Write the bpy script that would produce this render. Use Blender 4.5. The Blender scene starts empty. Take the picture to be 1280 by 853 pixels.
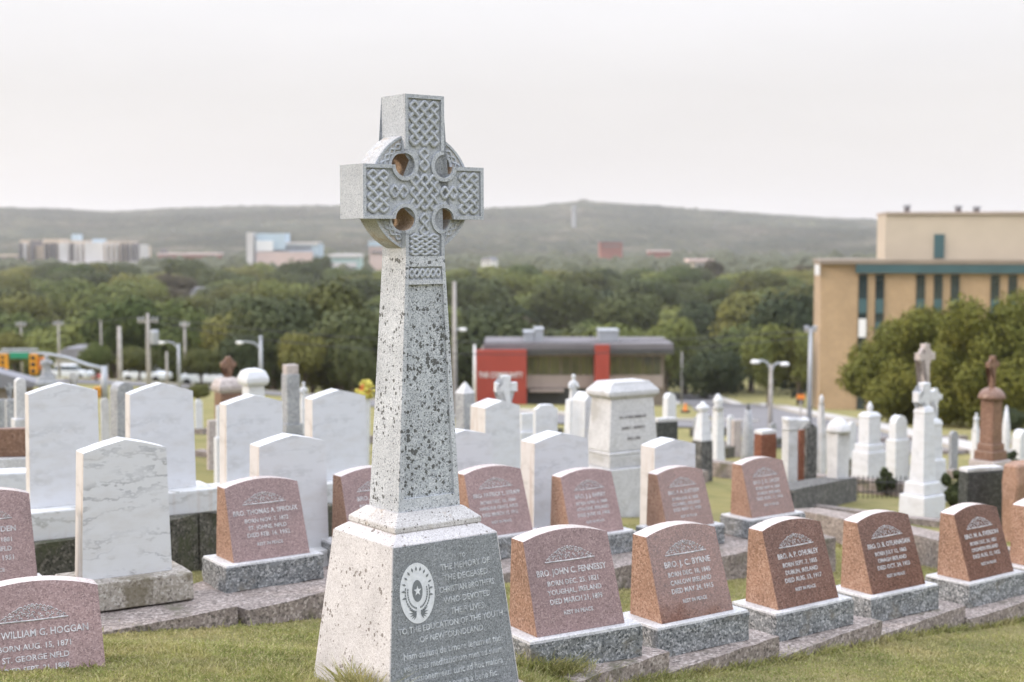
import bpy, bmesh, math, random
import numpy as np
from mathutils import Vector, Matrix, noise
random.seed(7); rng = np.random.default_rng(11)
PI = math.pi; R = math.radians
scene = bpy.context.scene
col = scene.collection
CAMH = 2.6; F = 1778.0; HY = 300.0           # eye height, focal length in photo pixels, eye-level row

# ------------------------------------------------------------------ helpers
def X(px, Y): return (px - 640.0) / F * Y
def Z(py, Y): return CAMH - (py - HY) / F * Y
def sm(a, b, t):
    t = max(0.0, min(1.0, (t - a) / (b - a))); return t * t * (3 - 2 * t)
def gz(x, y):
    z = 1.0 - .1135 * min(y, 20.0)
    r_ = x / max(y, 5.0)
    if y > 20: z -= (.080 + .020 * sm(-.36, .0, r_)) * (min(y, 130.0) - 20)
    z -= .0457 * max(-30, min(30, x)) * (min(1.0, 30.0 / y) if y > 0 else 1.0)
    z -= max(.15 * sm(-.2, .8, x), .15 * sm(8.4, 9.5, y) * sm(-.2, -1.2, x) if x < -.2 else 0) * (1 - sm(13, 19, y))
    if y > 120: z += (-20.0 - z) * sm(120, 200, y)
    return z
def ground_hit(px, py):
    y = 3.0
    while y < 400:
        if Z(py, y) <= gz(X(px, y), y): break
        y += .25
    return X(px, y), y

def link(o):
    col.objects.link(o); return o
def tag(o, label=None, cat=None, group=None, kind=None):
    if label: o['label'] = label
    if cat: o['category'] = cat
    if group: o['group'] = group
    if kind: o['kind'] = kind
    elif cat: o['kind'] = 'thing'
    return o
def empty(name, loc, rz=0.0):
    o = bpy.data.objects.new(name, None); link(o)
    o.location = loc; o.rotation_euler = (0, 0, rz); o.empty_display_size = .1
    return o
def obj(name, bm, m, parent=None, smooth=False, loc=None, rz=0.0):
    if isinstance(bm, bpy.types.Mesh): me = bm
    else:
        bmesh.ops.recalc_face_normals(bm, faces=bm.faces[:])
        me = bpy.data.meshes.new(name); bm.to_mesh(me); bm.free()
    me.name = name
    if not me.materials:
        for mm in (m if isinstance(m, (list, tuple)) else [m]): me.materials.append(mm)
    if smooth:
        me.polygons.foreach_set('use_smooth', [True] * len(me.polygons))
    o = bpy.data.objects.new(name, me); link(o)
    if parent: o.parent = parent
    if loc is not None: o.location = loc
    o.rotation_euler.z = rz
    return o
def copy_tree(o, parent=None):
    c = o.copy(); link(c); c.parent = parent
    for ch in o.children: copy_tree(ch, c)
    return c

def quad_ring(bm, rings, cap=True, mat=0):
    vs = [[bm.verts.new(p) for p in r] for r in rings]
    n = len(rings[0])
    for a, b in zip(vs[:-1], vs[1:]):
        for i in range(n):
            f = bm.faces.new((a[i], a[(i + 1) % n], b[(i + 1) % n], b[i])); f.material_index = mat
    if cap:
        f = bm.faces.new(list(reversed(vs[0]))); f.material_index = mat
        f = bm.faces.new(vs[-1]); f.material_index = mat
    return vs
def rect(w, d, z, cx=0, cy=0):
    return [(cx - w / 2, cy - d / 2, z), (cx + w / 2, cy - d / 2, z), (cx + w / 2, cy + d / 2, z), (cx - w / 2, cy + d / 2, z)]
def frus(bm, w0, d0, z0, w1, d1, z1, cx=0, cy=0):
    quad_ring(bm, [rect(w0, d0, z0, cx, cy), rect(w1, d1, z1, cx, cy)])
def box(bm, x0, x1, y0, y1, z0, z1):
    quad_ring(bm, [[(x0, y0, z0), (x1, y0, z0), (x1, y1, z0), (x0, y1, z0)], [(x0, y0, z1), (x1, y0, z1), (x1, y1, z1), (x0, y1, z1)]])
def lathe(bm, prof, n=20, cx=0, cy=0, sq=False):
    quad_ring(bm, [[(cx + r * math.cos(2 * PI * i / n), cy + r * math.sin(2 * PI * i / n), z) for i in range(n)] for r, z in prof])
def extr(bm, poly, y0, y1):
    """poly in xz, extruded along y"""
    a = [bm.verts.new((x, y0, z)) for x, z in poly]; b = [bm.verts.new((x, y1, z)) for x, z in poly]
    n = len(poly); fs = [bm.faces.new(a), bm.faces.new(list(reversed(b)))]
    for i in range(n): bm.faces.new((a[i], b[i], b[(i + 1) % n], a[(i + 1) % n]))
    if n > 5: bmesh.ops.triangulate(bm, faces=fs)
def tube(bm, pts, r, n=6, closed=False):
    pts = [Vector(p) for p in pts]; rings = []; N = len(pts)
    for i, p in enumerate(pts):
        a = pts[(i - 1) % N] if (closed or i > 0) else p
        b = pts[(i + 1) % N] if (closed or i < N - 1) else p
        t = (b - a).normalized() if (b - a).length > 1e-9 else Vector((1, 0, 0))
        u = t.cross(Vector((0, 1, 0)))
        if u.length < .05: u = t.cross(Vector((1, 0, 0)))
        u.normalize(); v = t.cross(u)
        rr = r[i] if isinstance(r, (list, tuple)) else r
        rings.append([tuple(p + (u * math.cos(2 * PI * k / n) + v * math.sin(2 * PI * k / n)) * rr) for k in range(n)])
    if closed:
        vs = [[bm.verts.new(q) for q in rg] for rg in rings]
        for i in range(N):
            a, b = vs[i], vs[(i + 1) % N]
            for k in range(n): bm.faces.new((a[k], a[(k + 1) % n], b[(k + 1) % n], b[k]))
    else: quad_ring(bm, rings)
def bevel(bm, w, seg=2):
    bmesh.ops.remove_doubles(bm, verts=bm.verts, dist=1e-5)
    es = [e for e in bm.edges if len(e.link_faces) == 2 and e.calc_face_angle(0) > .5]
    bmesh.ops.bevel(bm, geom=es, offset=w, segments=seg, affect='EDGES', profile=.6, clamp_overlap=True)
def rough(bm, amp, sc=6.0, seed=0, cuts=0):
    if cuts: bmesh.ops.subdivide_edges(bm, edges=bm.edges[:], cuts=cuts, use_grid_fill=True)
    for v in bm.verts:
        v.co += noise.noise_vector(v.co * sc + Vector((seed, seed * 1.7, 0))) * amp

# ------------------------------------------------------------------ materials
def newmat(name):
    m = bpy.data.materials.new(name); m.use_nodes = True
    nt = m.node_tree; nt.nodes.clear()
    o = nt.nodes.new('ShaderNodeOutputMaterial'); b = nt.nodes.new('ShaderNodeBsdfPrincipled')
    nt.links.new(b.outputs[0], o.inputs[0]); return m, nt, b
def N(nt, t, **k):
    n = nt.nodes.new(t)
    for a, v in k.items(): setattr(n, a, v)
    return n
def ramp(nt, src, stops, interp='LINEAR'):
    r = N(nt, 'ShaderNodeValToRGB'); r.color_ramp.interpolation = interp
    e = r.color_ramp.elements
    while len(e) < len(stops): e.new(.5)
    for i, (p, c) in enumerate(stops):
        e[i].position = p; e[i].color = (c, c, c, 1) if isinstance(c, (int, float)) else (*c, 1)
    nt.links.new(src, r.inputs[0]); return r.outputs[0]
def mixc(nt, fac, a, b, mode='MIX'):
    m = N(nt, 'ShaderNodeMix', data_type='RGBA', blend_type=mode)
    for s, v in ((m.inputs[0], fac), (m.inputs[6], a), (m.inputs[7], b)):
        if hasattr(v, 'links') or isinstance(v, bpy.types.NodeSocket): nt.links.new(v, s)
        elif isinstance(v, (int, float)): s.default_value = v
        else: s.default_value = (*v, 1)
    return m.outputs[2]
def math_(nt, op, a, b=0.0):
    m = N(nt, 'ShaderNodeMath', operation=op)
    for s, v in ((m.inputs[0], a), (m.inputs[1], b)):
        if isinstance(v, bpy.types.NodeSocket): nt.links.new(v, s)
        else: s.default_value = v
    return m.outputs[0]
def coords(nt, scale=(1, 1, 1), world=False):
    t = N(nt, 'ShaderNodeTexCoord'); mp = N(nt, 'ShaderNodeMapping'); mp.inputs['Scale'].default_value = scale
    if world:
        g = N(nt, 'ShaderNodeNewGeometry'); nt.links.new(g.outputs['Position'], mp.inputs[0])
    else: nt.links.new(t.outputs['Object'], mp.inputs[0])
    return mp.outputs[0]
def noi(nt, co, sc, det=3, rgh=.6):
    n = N(nt, 'ShaderNodeTexNoise'); nt.links.new(co, n.inputs['Vector'])
    n.inputs['Scale'].default_value = sc; n.inputs['Detail'].default_value = det; n.inputs['Roughness'].default_value = rgh
    return n.outputs[0]
def vor(nt, co, sc, out='Distance', rnd=1.0):
    n = N(nt, 'ShaderNodeTexVoronoi'); nt.links.new(co, n.inputs['Vector']); n.inputs['Scale'].default_value = sc
    n.inputs['Randomness'].default_value = rnd
    return n.outputs[out]
def bump(nt, b, h, s, d=.01):
    n = N(nt, 'ShaderNodeBump'); n.inputs['Strength'].default_value = s; n.inputs['Distance'].default_value = d
    nt.links.new(h, n.inputs['Height']); nt.links.new(n.outputs[0], b.inputs['Normal'])

def mat_plain(name, c, rgh=.7, var=.12, sc=3.0, metal=0.0, world=True, spec=.5):
    m, nt, b = newmat(name); co = coords(nt, world=world)
    n = noi(nt, co, sc, 4)
    nt.links.new(ramp(nt, n, [(.3, tuple(v * (1 - var) for v in c)), (.7, tuple(min(1, v * (1 + var)) for v in c))]), b.inputs['Base Color'])
    b.inputs['Roughness'].default_value = rgh; b.inputs['Metallic'].default_value = metal; b.inputs['Specular IOR Level'].default_value = spec
    return m
def mat_granite(name, lo, mid, hi, sc=130, rgh=.5, spots=None, stain=None, bmp=.15, spec=.5, coarse=0.0):
    """speckled stone: lo/mid/hi crystal colours; spots=(colour, cell scale, size, amount); stain=(colour, noise scale, threshold)"""
    m, nt, b = newmat(name); co = coords(nt)
    oi = N(nt, 'ShaderNodeObjectInfo'); va = N(nt, 'ShaderNodeVectorMath', operation='ADD'); nt.links.new(co, va.inputs[0])
    nt.links.new(math_(nt, 'MULTIPLY', oi.outputs['Random'], 17.0), va.inputs[1]); co = va.outputs[0]
    n = noi(nt, co, sc, 2, .7); v = vor(nt, co, sc * .8, 'Color')
    s = N(nt, 'ShaderNodeSeparateColor'); nt.links.new(v, s.inputs[0])
    f = math_(nt, 'ADD', math_(nt, 'MULTIPLY', n, .62), math_(nt, 'MULTIPLY', s.outputs[0], .38))
    c = ramp(nt, f, [(.30, lo), (.42, mid), (.56, mid), (.70, hi)])
    big = noi(nt, co, 3.5, 4)
    c = mixc(nt, 1.0, c, ramp(nt, big, [(.3, .84), (.7, 1.1)]), 'MULTIPLY')
    c = mixc(nt, 1.0, c, ramp(nt, oi.outputs['Random'], [(0, .92), (1, 1.07)]), 'MULTIPLY')
    if stain:
        sn = noi(nt, co, stain[1], 5, .65)
        c = mixc(nt, ramp(nt, sn, [(stain[2], 0.0), (stain[2] + .12, .8)]), c, stain[0])
    if spots:
        wn = N(nt, 'ShaderNodeTexNoise'); wn.inputs['Scale'].default_value = 70; wn.inputs['Detail'].default_value = 3; nt.links.new(co, wn.inputs['Vector']); wob = mixc(nt, .022, co, wn.outputs[1])
        d = vor(nt, wob, spots[1]); cc = vor(nt, wob, spots[1], 'Color')
        s2 = N(nt, 'ShaderNodeSeparateColor'); nt.links.new(cc, s2.inputs[0])
        rad = math_(nt, 'MULTIPLY', math_(nt, 'MAXIMUM', math_(nt, 'SUBTRACT', s2.outputs[0], 1 - spots[3]), 0.0), spots[2] / spots[3])
        patch = noi(nt, co, 5.0, 3)
        rad = math_(nt, 'MULTIPLY', rad, ramp(nt, patch, [(.35, .45), (.6, 1.0)]))
        k = ramp(nt, math_(nt, 'SUBTRACT', rad, d), [(0.0, 0.0), (.05, 1.0)])
        c = mixc(nt, math_(nt, 'MULTIPLY', k, .85), c, spots[0])
        d2 = vor(nt, wob, spots[1] * 2.7); cc2 = vor(nt, wob, spots[1] * 2.7, 'Color')
        s3 = N(nt, 'ShaderNodeSeparateColor'); nt.links.new(cc2, s3.inputs[0])
        r2 = math_(nt, 'MULTIPLY', math_(nt, 'MAXIMUM', math_(nt, 'SUBTRACT', s3.outputs[0], 1 - spots[3] * .8), 0.0), spots[2] / spots[3])
        k2 = ramp(nt, math_(nt, 'SUBTRACT', r2, d2), [(0.0, 0.0), (.08, 1.0)])
        c = mixc(nt, math_(nt, 'MULTIPLY', k2, .7), c, spots[0])
    nt.links.new(c, b.inputs['Base Color']); b.inputs['Roughness'].default_value = rgh; b.inputs['Specular IOR Level'].default_value = spec
    bump(nt, b, f, bmp, .004)
    return m

G = {}
G['cross'] = mat_granite('grey_granite', (.26, .285, .315), (.41, .435, .47), (.53, .55, .575), 210, .8, spots=((.15, .155, .15), 60, .35, .22), bmp=.35)
G['cross_bounce_stain'] = mat_granite('tan_stain_bounce_granite', (.26, .265, .27), (.42, .43, .44), (.54, .54, .54), 210, .8, stain=((.33, .27, .20), 7, .52), bmp=.35)  # ring: tan patches stand for lichen and painted-in warm bounce light
G['cross_bounce_tan'] = mat_granite('brown_stain_bounce_granite', (.26, .19, .13), (.42, .31, .22), (.52, .41, .31), 160, .85, bmp=.35)  # hole walls: lichen stain plus warm bounce light put into the colour
G['cross_low'] = mat_granite('lichen_spotted_granite', (.24, .26, .285), (.42, .44, .465), (.56, .575, .595), 200, .8, spots=((.05, .05, .045), 42, .64, .55), bmp=.35)
G['cross_plinth'] = mat_granite('plinth_granite', (.36, .34, .335), (.50, .48, .48), (.60, .59, .59), 210, .85, spots=((.15, .13, .115), 42, .62, .34), bmp=.35)
G['cross_shaft_panel'] = mat_granite('heavily_spotted_granite', (.17, .185, .20), (.37, .395, .42), (.53, .55, .57), 190, .8, spots=((.045, .045, .04), 46, .80, .68), bmp=.35)
G['cross_panel'] = mat_granite('panel_granite', (.10, .112, .12), (.20, .215, .23), (.32, .335, .35), 190, .5, bmp=.1)
G['moss_step'] = mat_granite('weathered_step_granite', (.32, .30, .29), (.47, .455, .445), (.58, .57, .56), 200, .85, spots=((.08, .07, .06), 70, .6, .35), stain=((.36, .27, .18), 11, .58))
G['red_front'] = mat_granite('red_granite_polished', (.08, .036, .028), (.18, .088, .066), (.29, .165, .135), 150, .10, bmp=.0, spec=.62)
G['red_front_dark_reflect'] = mat_granite('red_granite_dark_reflection', (.06, .03, .022), (.145, .072, .052), (.24, .14, .11), 150, .16, bmp=.0, spec=.5)  # darker brown base stands in for dark surroundings mirrored in the polish
G['red_front_sky_reflect'] = mat_granite('red_granite_sky_reflection', (.15, .092, .088), (.255, .168, .162), (.36, .26, .25), 150, .32, bmp=.0, spec=.6)  # paler pink base stands in for sky mirrored in the polished face
G['red_side'] = mat_granite('red_granite_sawn', (.15, .080, .050), (.29, .170, .115), (.42, .28, .21), 110, .75, bmp=.5, stain=((.22, .12, .07), 5, .62))
G['red_top_glare'] = mat_granite('red_granite_top_glare', (.34, .27, .25), (.55, .47, .45), (.66, .6, .58), 140, .22, bmp=.02, spec=.9)  # pale base colour carries the sky glare on the polished tops
G['base'] = mat_granite('rock_faced_granite', (.045, .052, .055), (.19, .20, .205), (.46, .465, .47), 85, .75, bmp=1.0, stain=((.17, .155, .125), 4, .55))
G['base_top'] = mat_granite('sawn_granite_top', (.34, .34, .35), (.52, .52, .53), (.66, .66, .66), 120, .4, bmp=.1)
G['kerb'] = mat_granite('aggregate_concrete', (.10, .085, .075), (.24, .20, .18), (.42, .37, .34), 60, .9, bmp=.9, stain=((.10, .095, .06), 3, .56))
G['kerb_dark'] = mat_granite('mossy_dark_granite', (.02, .02, .014), (.065, .062, .048), (.17, .155, .13), 55, .9, bmp=.9, stain=((.05, .055, .025), 3, .5))
G['pinkslab'] = mat_granite('pinkish_slab', (.3, .22, .2), (.45, .37, .34), (.58, .5, .47), 90, .8, bmp=.5)
G['brown'] = mat_granite('brown_granite', (.10, .05, .033), (.19, .105, .072), (.28, .18, .135), 60, .4, bmp=.1)
G['brownred'] = mat_granite('dark_red_granite', (.09, .03, .02), (.2, .075, .05), (.28, .13, .09), 60, .25, bmp=.05)
G['step_stone'] = mat_granite('stained_step_stone', (.16, .14, .12), (.34, .31, .27), (.5, .47, .43), 70, .9, bmp=.5, stain=((.13, .11, .07), 3.5, .50))
G['dark'] = mat_granite('dark_granite', (.02, .022, .022), (.05, .055, .055), (.12, .12, .12), 60, .3, bmp=.05)
G['darkrough'] = mat_granite('rough_dark_granite', (.03, .03, .028), (.09, .09, .085), (.22, .21, .2), 30, .9, bmp=1.0)
G['greystone'] = mat_granite('grey_stone', (.16, .165, .175), (.30, .31, .33), (.42, .43, .44), 60, .7, bmp=.3)
G['greylight'] = mat_granite('light_grey_stone', (.40, .40, .41), (.52, .52, .53), (.62, .62, .63), 90, .8, bmp=.3, stain=((.36, .35, .33), 2.5, .55))
G['pinkstone'] = mat_granite('pinkish_grey_stone', (.25, .21, .2), (.42, .37, .35), (.55, .5, .48), 60, .8, bmp=.4)

for k_ in ('red_front',):
    b_ = [n for n in G[k_].node_tree.nodes if n.type == 'BSDF_PRINCIPLED'][0]; b_.inputs['Coat Weight'].default_value = 1.0; b_.inputs['Coat Roughness'].default_value = .04; b_.inputs['Coat IOR'].default_value = 1.7
def mat_marble(name, base, vein, vs=1.0, streak=0.0):
    m, nt, b = newmat(name); co = coords(nt, (1, 1, 2.2))
    w = N(nt, 'ShaderNodeTexWave'); w.wave_type = 'BANDS'; w.bands_direction = 'Z'
    nt.links.new(co, w.inputs[0]); w.inputs['Scale'].default_value = .55 * vs; w.inputs['Distortion'].default_value = 22; w.inputs['Detail'].default_value = 5; w.inputs['Detail Scale'].default_value = 1.6; w.inputs['Detail Roughness'].default_value = .68
    big = noi(nt, co, 1.6, 3)
    f = math_(nt, 'MULTIPLY', ramp(nt, w.outputs[1], [(.0, .9), (.30, 0.0)]), ramp(nt, big, [(.45, .0), (.62, 1.0)]))
    c = mixc(nt, f, base, vein)
    c = mixc(nt, ramp(nt, noi(nt, co, 6, 5), [(.45, 0.0), (.8, .35)]), c, (.42, .39, .35))
    if streak:                                   # rusty run-off streaks
        co2 = coords(nt, (14, 14, .9))
        c = mixc(nt, ramp(nt, noi(nt, co2, 1.0, 3), [(.55, 0.0), (.72, streak)]), c, (.42, .33, .27))
    nt.links.new(c, b.inputs['Base Color']); b.inputs['Roughness'].default_value = .6
    bump(nt, b, noi(nt, co, 60, 2), .12, .004)
    return m
G['marble'] = mat_marble('white_marble', (.60, .615, .645), (.48, .495, .52), 1.0)
G['marble_edge'] = mat_marble('white_marble_stained', (.58, .55, .53), (.44, .41, .39), 1.0, .8)
G['marble_vein'] = mat_marble('veined_marble', (.60, .61, .63), (.27, .28, .30), 1.7)
G['marble_base'] = mat_marble('dirty_marble', (.56, .57, .575), (.26, .26, .24), 1.3, .3)
G['letter'] = mat_plain('letter_paint', (.50, .49, .50), .85, .42, 45, world=False)
G['letter_pale'] = mat_plain('worn_letter_paint', (.42, .44, .46), .85, .4, 30, world=False)
G['letter_dark'] = mat_plain('dark_letter', (.16, .15, .15), .8, .2, 60, world=False)
G['emblem'] = mat_plain('emblem_light', (.60, .62, .64), .8, .12, 40, world=False)
G['emblem_dark'] = mat_plain('emblem_dark', (.16, .175, .185), .6, .15, 40, world=False)
G['metal'] = mat_plain('galvanised_metal', (.36, .38, .41), .45, .08, 2, .3)
G['wood'] = mat_plain('weathered_pole_wood', (.36, .34, .32), .85, .2, 3)
G['iron'] = mat_plain('dark_iron', (.025, .025, .025), .6, .2, 5)
G['yellow'] = mat_plain('signal_yellow', (.72, .32, .02), .5, .08, 3)
G['orange'] = mat_plain('sign_orange', (.75, .22, .03), .6, .08, 3)
G['green'] = mat_plain('sign_green', (.02, .25, .14), .5, .1, 3)
G['white'] = mat_plain('white_paint', (.75, .75, .75), .6, .05, 3)
G['lens'] = mat_plain('dark_lens', (.03, .02, .02), .3, .1, 3)
G['red'] = mat_plain('red_cladding', (.33, .045, .028), .55, .08, .6)
G['roof'] = mat_plain('grey_roofing', (.15, .14, .15), .8, .12, .8)
G['roof_dark'] = mat_plain('dark_fascia', (.055, .055, .05), .7, .15, .8)
G['beige'] = mat_plain('beige_render', (.23, .19, .15), .85, .1, .7)
G['beige2'] = mat_plain('pale_brick', (.40, .33, .29), .85, .1, .7)
G['teal'] = mat_plain('teal_panel', (.045, .10, .11), .5, .12, .5)
G['asphalt'] = mat_plain('asphalt', (.16, .155, .16), .9, .12, .4)
G['pave'] = mat_plain('concrete_pavement', (.42, .40, .38), .9, .1, .5)
G['carw'] = mat_plain('white_car_paint', (.6, .63, .66), .3, .03, 1)
G['carr'] = mat_plain('red_car_paint', (.32, .04, .03), .3, .03, 1)
G['card'] = mat_plain('dark_car_paint', (.05, .06, .08), .3, .03, 1)
G['rubber'] = mat_plain('tyre_rubber', (.02, .02, .02), .9, .1, 3)
G['hosp'] = mat_plain('pale_brick_far', (.50, .41, .32), .9, .15, .03)
G['hosp2'] = mat_plain('white_panel_far', (.56, .54, .53), .9, .1, .05)
G['bluep'] = mat_plain('pale_blue_panel', (.40, .50, .58), .8, .08, .05)
G['pinkp'] = mat_plain('pinkish_wall', (.55, .43, .40), .8, .08, .05)
G['greenp'] = mat_plain('pale_green_roof', (.35, .48, .46), .8, .08, .05)
G['brickred'] = mat_plain('dark_brick_far', (.25, .09, .07), .9, .15, .05)
G['housewhite'] = mat_plain('white_clapboard', (.62, .62, .62), .8, .08, .4)
G['shingle'] = mat_plain('grey_shingle', (.20, .20, .22), .9, .15, .8)
G['petal'] = mat_plain('yellow_petals', (.50, .44, .08), .7, .3, 12)
G['petal2'] = mat_plain('orange_petals', (.6, .2, .04), .7, .3, 12)
def mat_glass(name, c):
    m, nt, b = newmat(name); co = coords(nt, world=True)
    nt.links.new(ramp(nt, noi(nt, co, .9, 2), [(.35, tuple(v * .5 for v in c)), (.65, c)]), b.inputs['Base Color'])
    b.inputs['Roughness'].default_value = .08; b.inputs['Specular IOR Level'].default_value = .8
    return m
G['glass'] = mat_glass('dark_window_glass', (.03, .045, .05))
G['glass_y'] = mat_glass('olive_window_glass', (.14, .14, .05))
G['glass_t'] = mat_glass('teal_window_glass', (.06, .14, .15))
def mat_brick(name, c, mortar, s=1.0):
    m, nt, b = newmat(name); co = coords(nt)
    mp = N(nt, 'ShaderNodeMapping'); mp.inputs['Rotation'].default_value = (R(90), 0, 0); nt.links.new(co, mp.inputs[0])
    br = N(nt, 'ShaderNodeTexBrick'); nt.links.new(mp.outputs[0], br.inputs[0]); br.inputs['Scale'].default_value = s
    br.inputs['Color1'].default_value = (*c, 1); br.inputs['Color2'].default_value = (*[v * .86 for v in c], 1); br.inputs['Mortar'].default_value = (*mortar, 1)
    br.inputs['Mortar Size'].default_value = .012; br.inputs['Brick Width'].default_value = .3; br.inputs['Row Height'].default_value = .1
    cc = mixc(nt, 1.0, br.outputs[0], ramp(nt, noi(nt, co, .35, 4), [(.3, .85), (.7, 1.1)]), 'MULTIPLY')
    nt.links.new(cc, b.inputs['Base Color']); b.inputs['Roughness'].default_value = .9
    return m
G['tanbrick'] = mat_brick('tan_brick', (.46, .315, .175), (.38, .29, .20))
def mat_ribbed(name, c):
    m, nt, b = newmat(name); co = coords(nt)
    w = N(nt, 'ShaderNodeTexWave'); w.bands_direction = 'X'; nt.links.new(co, w.inputs[0]); w.inputs['Scale'].default_value = 1.1; w.inputs['Distortion'].default_value = 0
    cc = ramp(nt, w.outputs[1], [(0, tuple(v * .9 for v in c)), (.5, c)])
    cc = mixc(nt, 1.0, cc, ramp(nt, noi(nt, co, .3, 3), [(.3, .9), (.7, 1.06)]), 'MULTIPLY')
    nt.links.new(cc, b.inputs['Base Color']); b.inputs['Roughness'].default_value = .7
    return m
G['ribbed'] = mat_ribbed('ribbed_cladding', (.50, .43, .34)); G['ribbed'].name = 'ribbed_cladding'
def mat_leaf(name, a, b_, rndv=.5, transl=.15):
    m, nt, b = newmat(name)
    oi = N(nt, 'ShaderNodeObjectInfo'); co = coords(nt, world=True)
    f = math_(nt, 'ADD', math_(nt, 'MULTIPLY', noi(nt, co, .55, 3), 1 - rndv), math_(nt, 'MULTIPLY', oi.outputs['Random'], rndv))
    c = ramp(nt, f, [(.22, a), (.72, b_)])
    nt.links.new(c, b.inputs['Base Color']); b.inputs['Roughness'].default_value = .8; b.inputs['Specular IOR Level'].default_value = .2
    t = N(nt, 'ShaderNodeBsdfTranslucent'); nt.links.new(c, t.inputs[0])
    ms = N(nt, 'ShaderNodeMixShader'); ms.inputs[0].default_value = transl
    out = [n for n in nt.nodes if n.type == 'OUTPUT_MATERIAL'][0]
    nt.links.new(b.outputs[0], ms.inputs[1]); nt.links.new(t.outputs[0], ms.inputs[2]); nt.links.new(ms.outputs[0], out.inputs[0])
    return m
G['leaf'] = mat_leaf('foliage_green', (.052, .076, .022), (.165, .180, .050))
G['leaf_olive'] = mat_leaf('foliage_olive', (.072, .080, .024), (.180, .175, .050))
G['leaf_dark'] = mat_leaf('foliage_dark', (.036, .050, .024), (.085, .098, .038))
G['leaf_red'] = mat_leaf('foliage_russet', (.062, .055, .036), (.115, .092, .056))
G['leaf_near'] = mat_leaf('foliage_yellow_green', (.085, .100, .022), (.215, .205, .042), .1)
G['bark'] = mat_plain('bark', (.09, .07, .055), .95, .3, 4)
G['blade'] = mat_leaf('grass_blades', (.085, .105, .026), (.215, .205, .070), 0, .3)
def mat_ground():
    m, nt, b = newmat('turf'); co = coords(nt, world=True)
    c = ramp(nt, noi(nt, co, 1.1, 5, .7), [(.30, (.125, .140, .045)), (.5, (.220, .210, .085)), (.68, (.350, .300, .145))])
    c = mixc(nt, ramp(nt, noi(nt, co, 26, 4, .8), [(.35, .0), (.7, .55)]), c, (.28, .24, .12))
    c = mixc(nt, ramp(nt, noi(nt, co, .35, 3), [(.45, 0.0), (.65, .5)]), c, (.32, .275, .115))
    nt.links.new(c, b.inputs['Base Color']); b.inputs['Roughness'].default_value = .95; b.inputs['Specular IOR Level'].default_value = .1
    bump(nt, b, noi(nt, co, 60, 4, .8), .9, .03)
    return m
G['ground'] = mat_ground()
def mat_hill():
    m, nt, b = newmat('wooded_hillside'); co = coords(nt, world=True)
    c = ramp(nt, noi(nt, co, .006, 8, .75), [(.36, (.028, .034, .028)), (.47, (.060, .062, .044)), (.56, (.11, .098, .070)), (.66, (.24, .20, .16))])
    c = mixc(nt, .45, c, ramp(nt, vor(nt, co, .045), [(0, (.15, .15, .09)), (.6, (.035, .042, .032))]))
    nt.links.new(c, b.inputs['Base Color']); b.inputs['Roughness'].default_value = 1; b.inputs['Specular IOR Level'].default_value = 0
    big = noi(nt, co, .0016, 4, .6)
    c = mixc(nt, 1.0, c, ramp(nt, big, [(.38, .6), (.62, 1.25)]), 'MULTIPLY'); nt.links.new(c, b.inputs['Base Color'])
    bump(nt, b, vor(nt, co, .07), 1.0, 8)
    return m
G['hill'] = mat_hill()

# ------------------------------------------------------------------ terrain, roads
def grid_mesh(xs, ys, zf):
    P = []; Fc = []
    for y in ys:
        for x in xs: P.append((x, y, zf(x, y)))
    n = len(xs)
    for j in range(len(ys) - 1):
        for i in range(n - 1):
            a = j * n + i; Fc.append((a, a + 1, a + n + 1, a + n))
    me = bpy.data.meshes.new('g'); me.from_pydata(P, [], Fc); return me
def gz_bumpy(x, y):
    z = gz(x, y)
    if 0 < y < 60 and abs(x) < 40: z += .02 * noise.noise(Vector((x * 1.3, y * 1.3, 0))) + .006 * noise.noise(Vector((x * 6, y * 6, 3)))
    return z
xs = sorted(set([round(v, 3) for v in list(np.arange(-8, 10, .2)) + list(np.arange(-60, 60, 2.0)) + list(np.arange(-300, 301, 20)) + list(np.arange(-4000, 4001, 400))]))
ys = sorted(set([round(v, 3) for v in list(np.arange(-40, 4, 2.0)) + list(np.arange(4, 20, .2)) + list(np.arange(20, 60, 1.0)) + list(np.arange(60, 220, 5)) + list(np.arange(220, 5001, 300))]))
o = obj('ground', grid_mesh(xs, ys, gz_bumpy), G['ground'], smooth=True); tag(o, kind='structure')

ridge_pts = [(-900, 250), (-300, 262), (0, 263), (60, 264), (140, 267), (220, 262), (300, 260), (420, 261), (520, 262), (610, 262), (690, 259), (730, 254), (790, 260), (850, 263), (930, 268), (1020, 273), (1110, 277), (1280, 283), (1700, 280), (2300, 270)]
def ridge(px):
    for (a, ya), (b, yb) in zip(ridge_pts[:-1], ridge_pts[1:]):
        if a <= px <= b: return ya + (yb - ya) * (px - a) / (b - a)
    return ridge_pts[0][1] if px < 0 else ridge_pts[-1][1]
def hz(x, y):
    px = 640 + F * x / max(y, 1)
    top = Z(ridge(px), 3600)
    t = sm(1400, 3600, y)
    z = -22.5 + (top + 22.5) * t * (1 - .6 * sm(3700, 4900, y))
    z += (12 * noise.noise(Vector((x * .0022, y * .0022, 1))) + 5 * noise.noise(Vector((x * .008, y * .008, 4)))) * sm(1400, 2200, y) * (1 - .75 * sm(3000, 3600, y))
    z += (noise.noise(Vector((x * .06, y * .06, 0))) * 6 + noise.noise(Vector((x * .16, y * .16, 7))) * 4) * sm(1350, 1600, y)
    return z
o = obj('hills', grid_mesh(list(np.arange(-2600, 2601, 13)), list(np.arange(1350, 3500, 17)) + list(np.arange(3500, 3760, 9)) + list(np.arange(3760, 4900, 80)), hz), G['hill'], smooth=True); tag(o, kind='structure')

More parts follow.
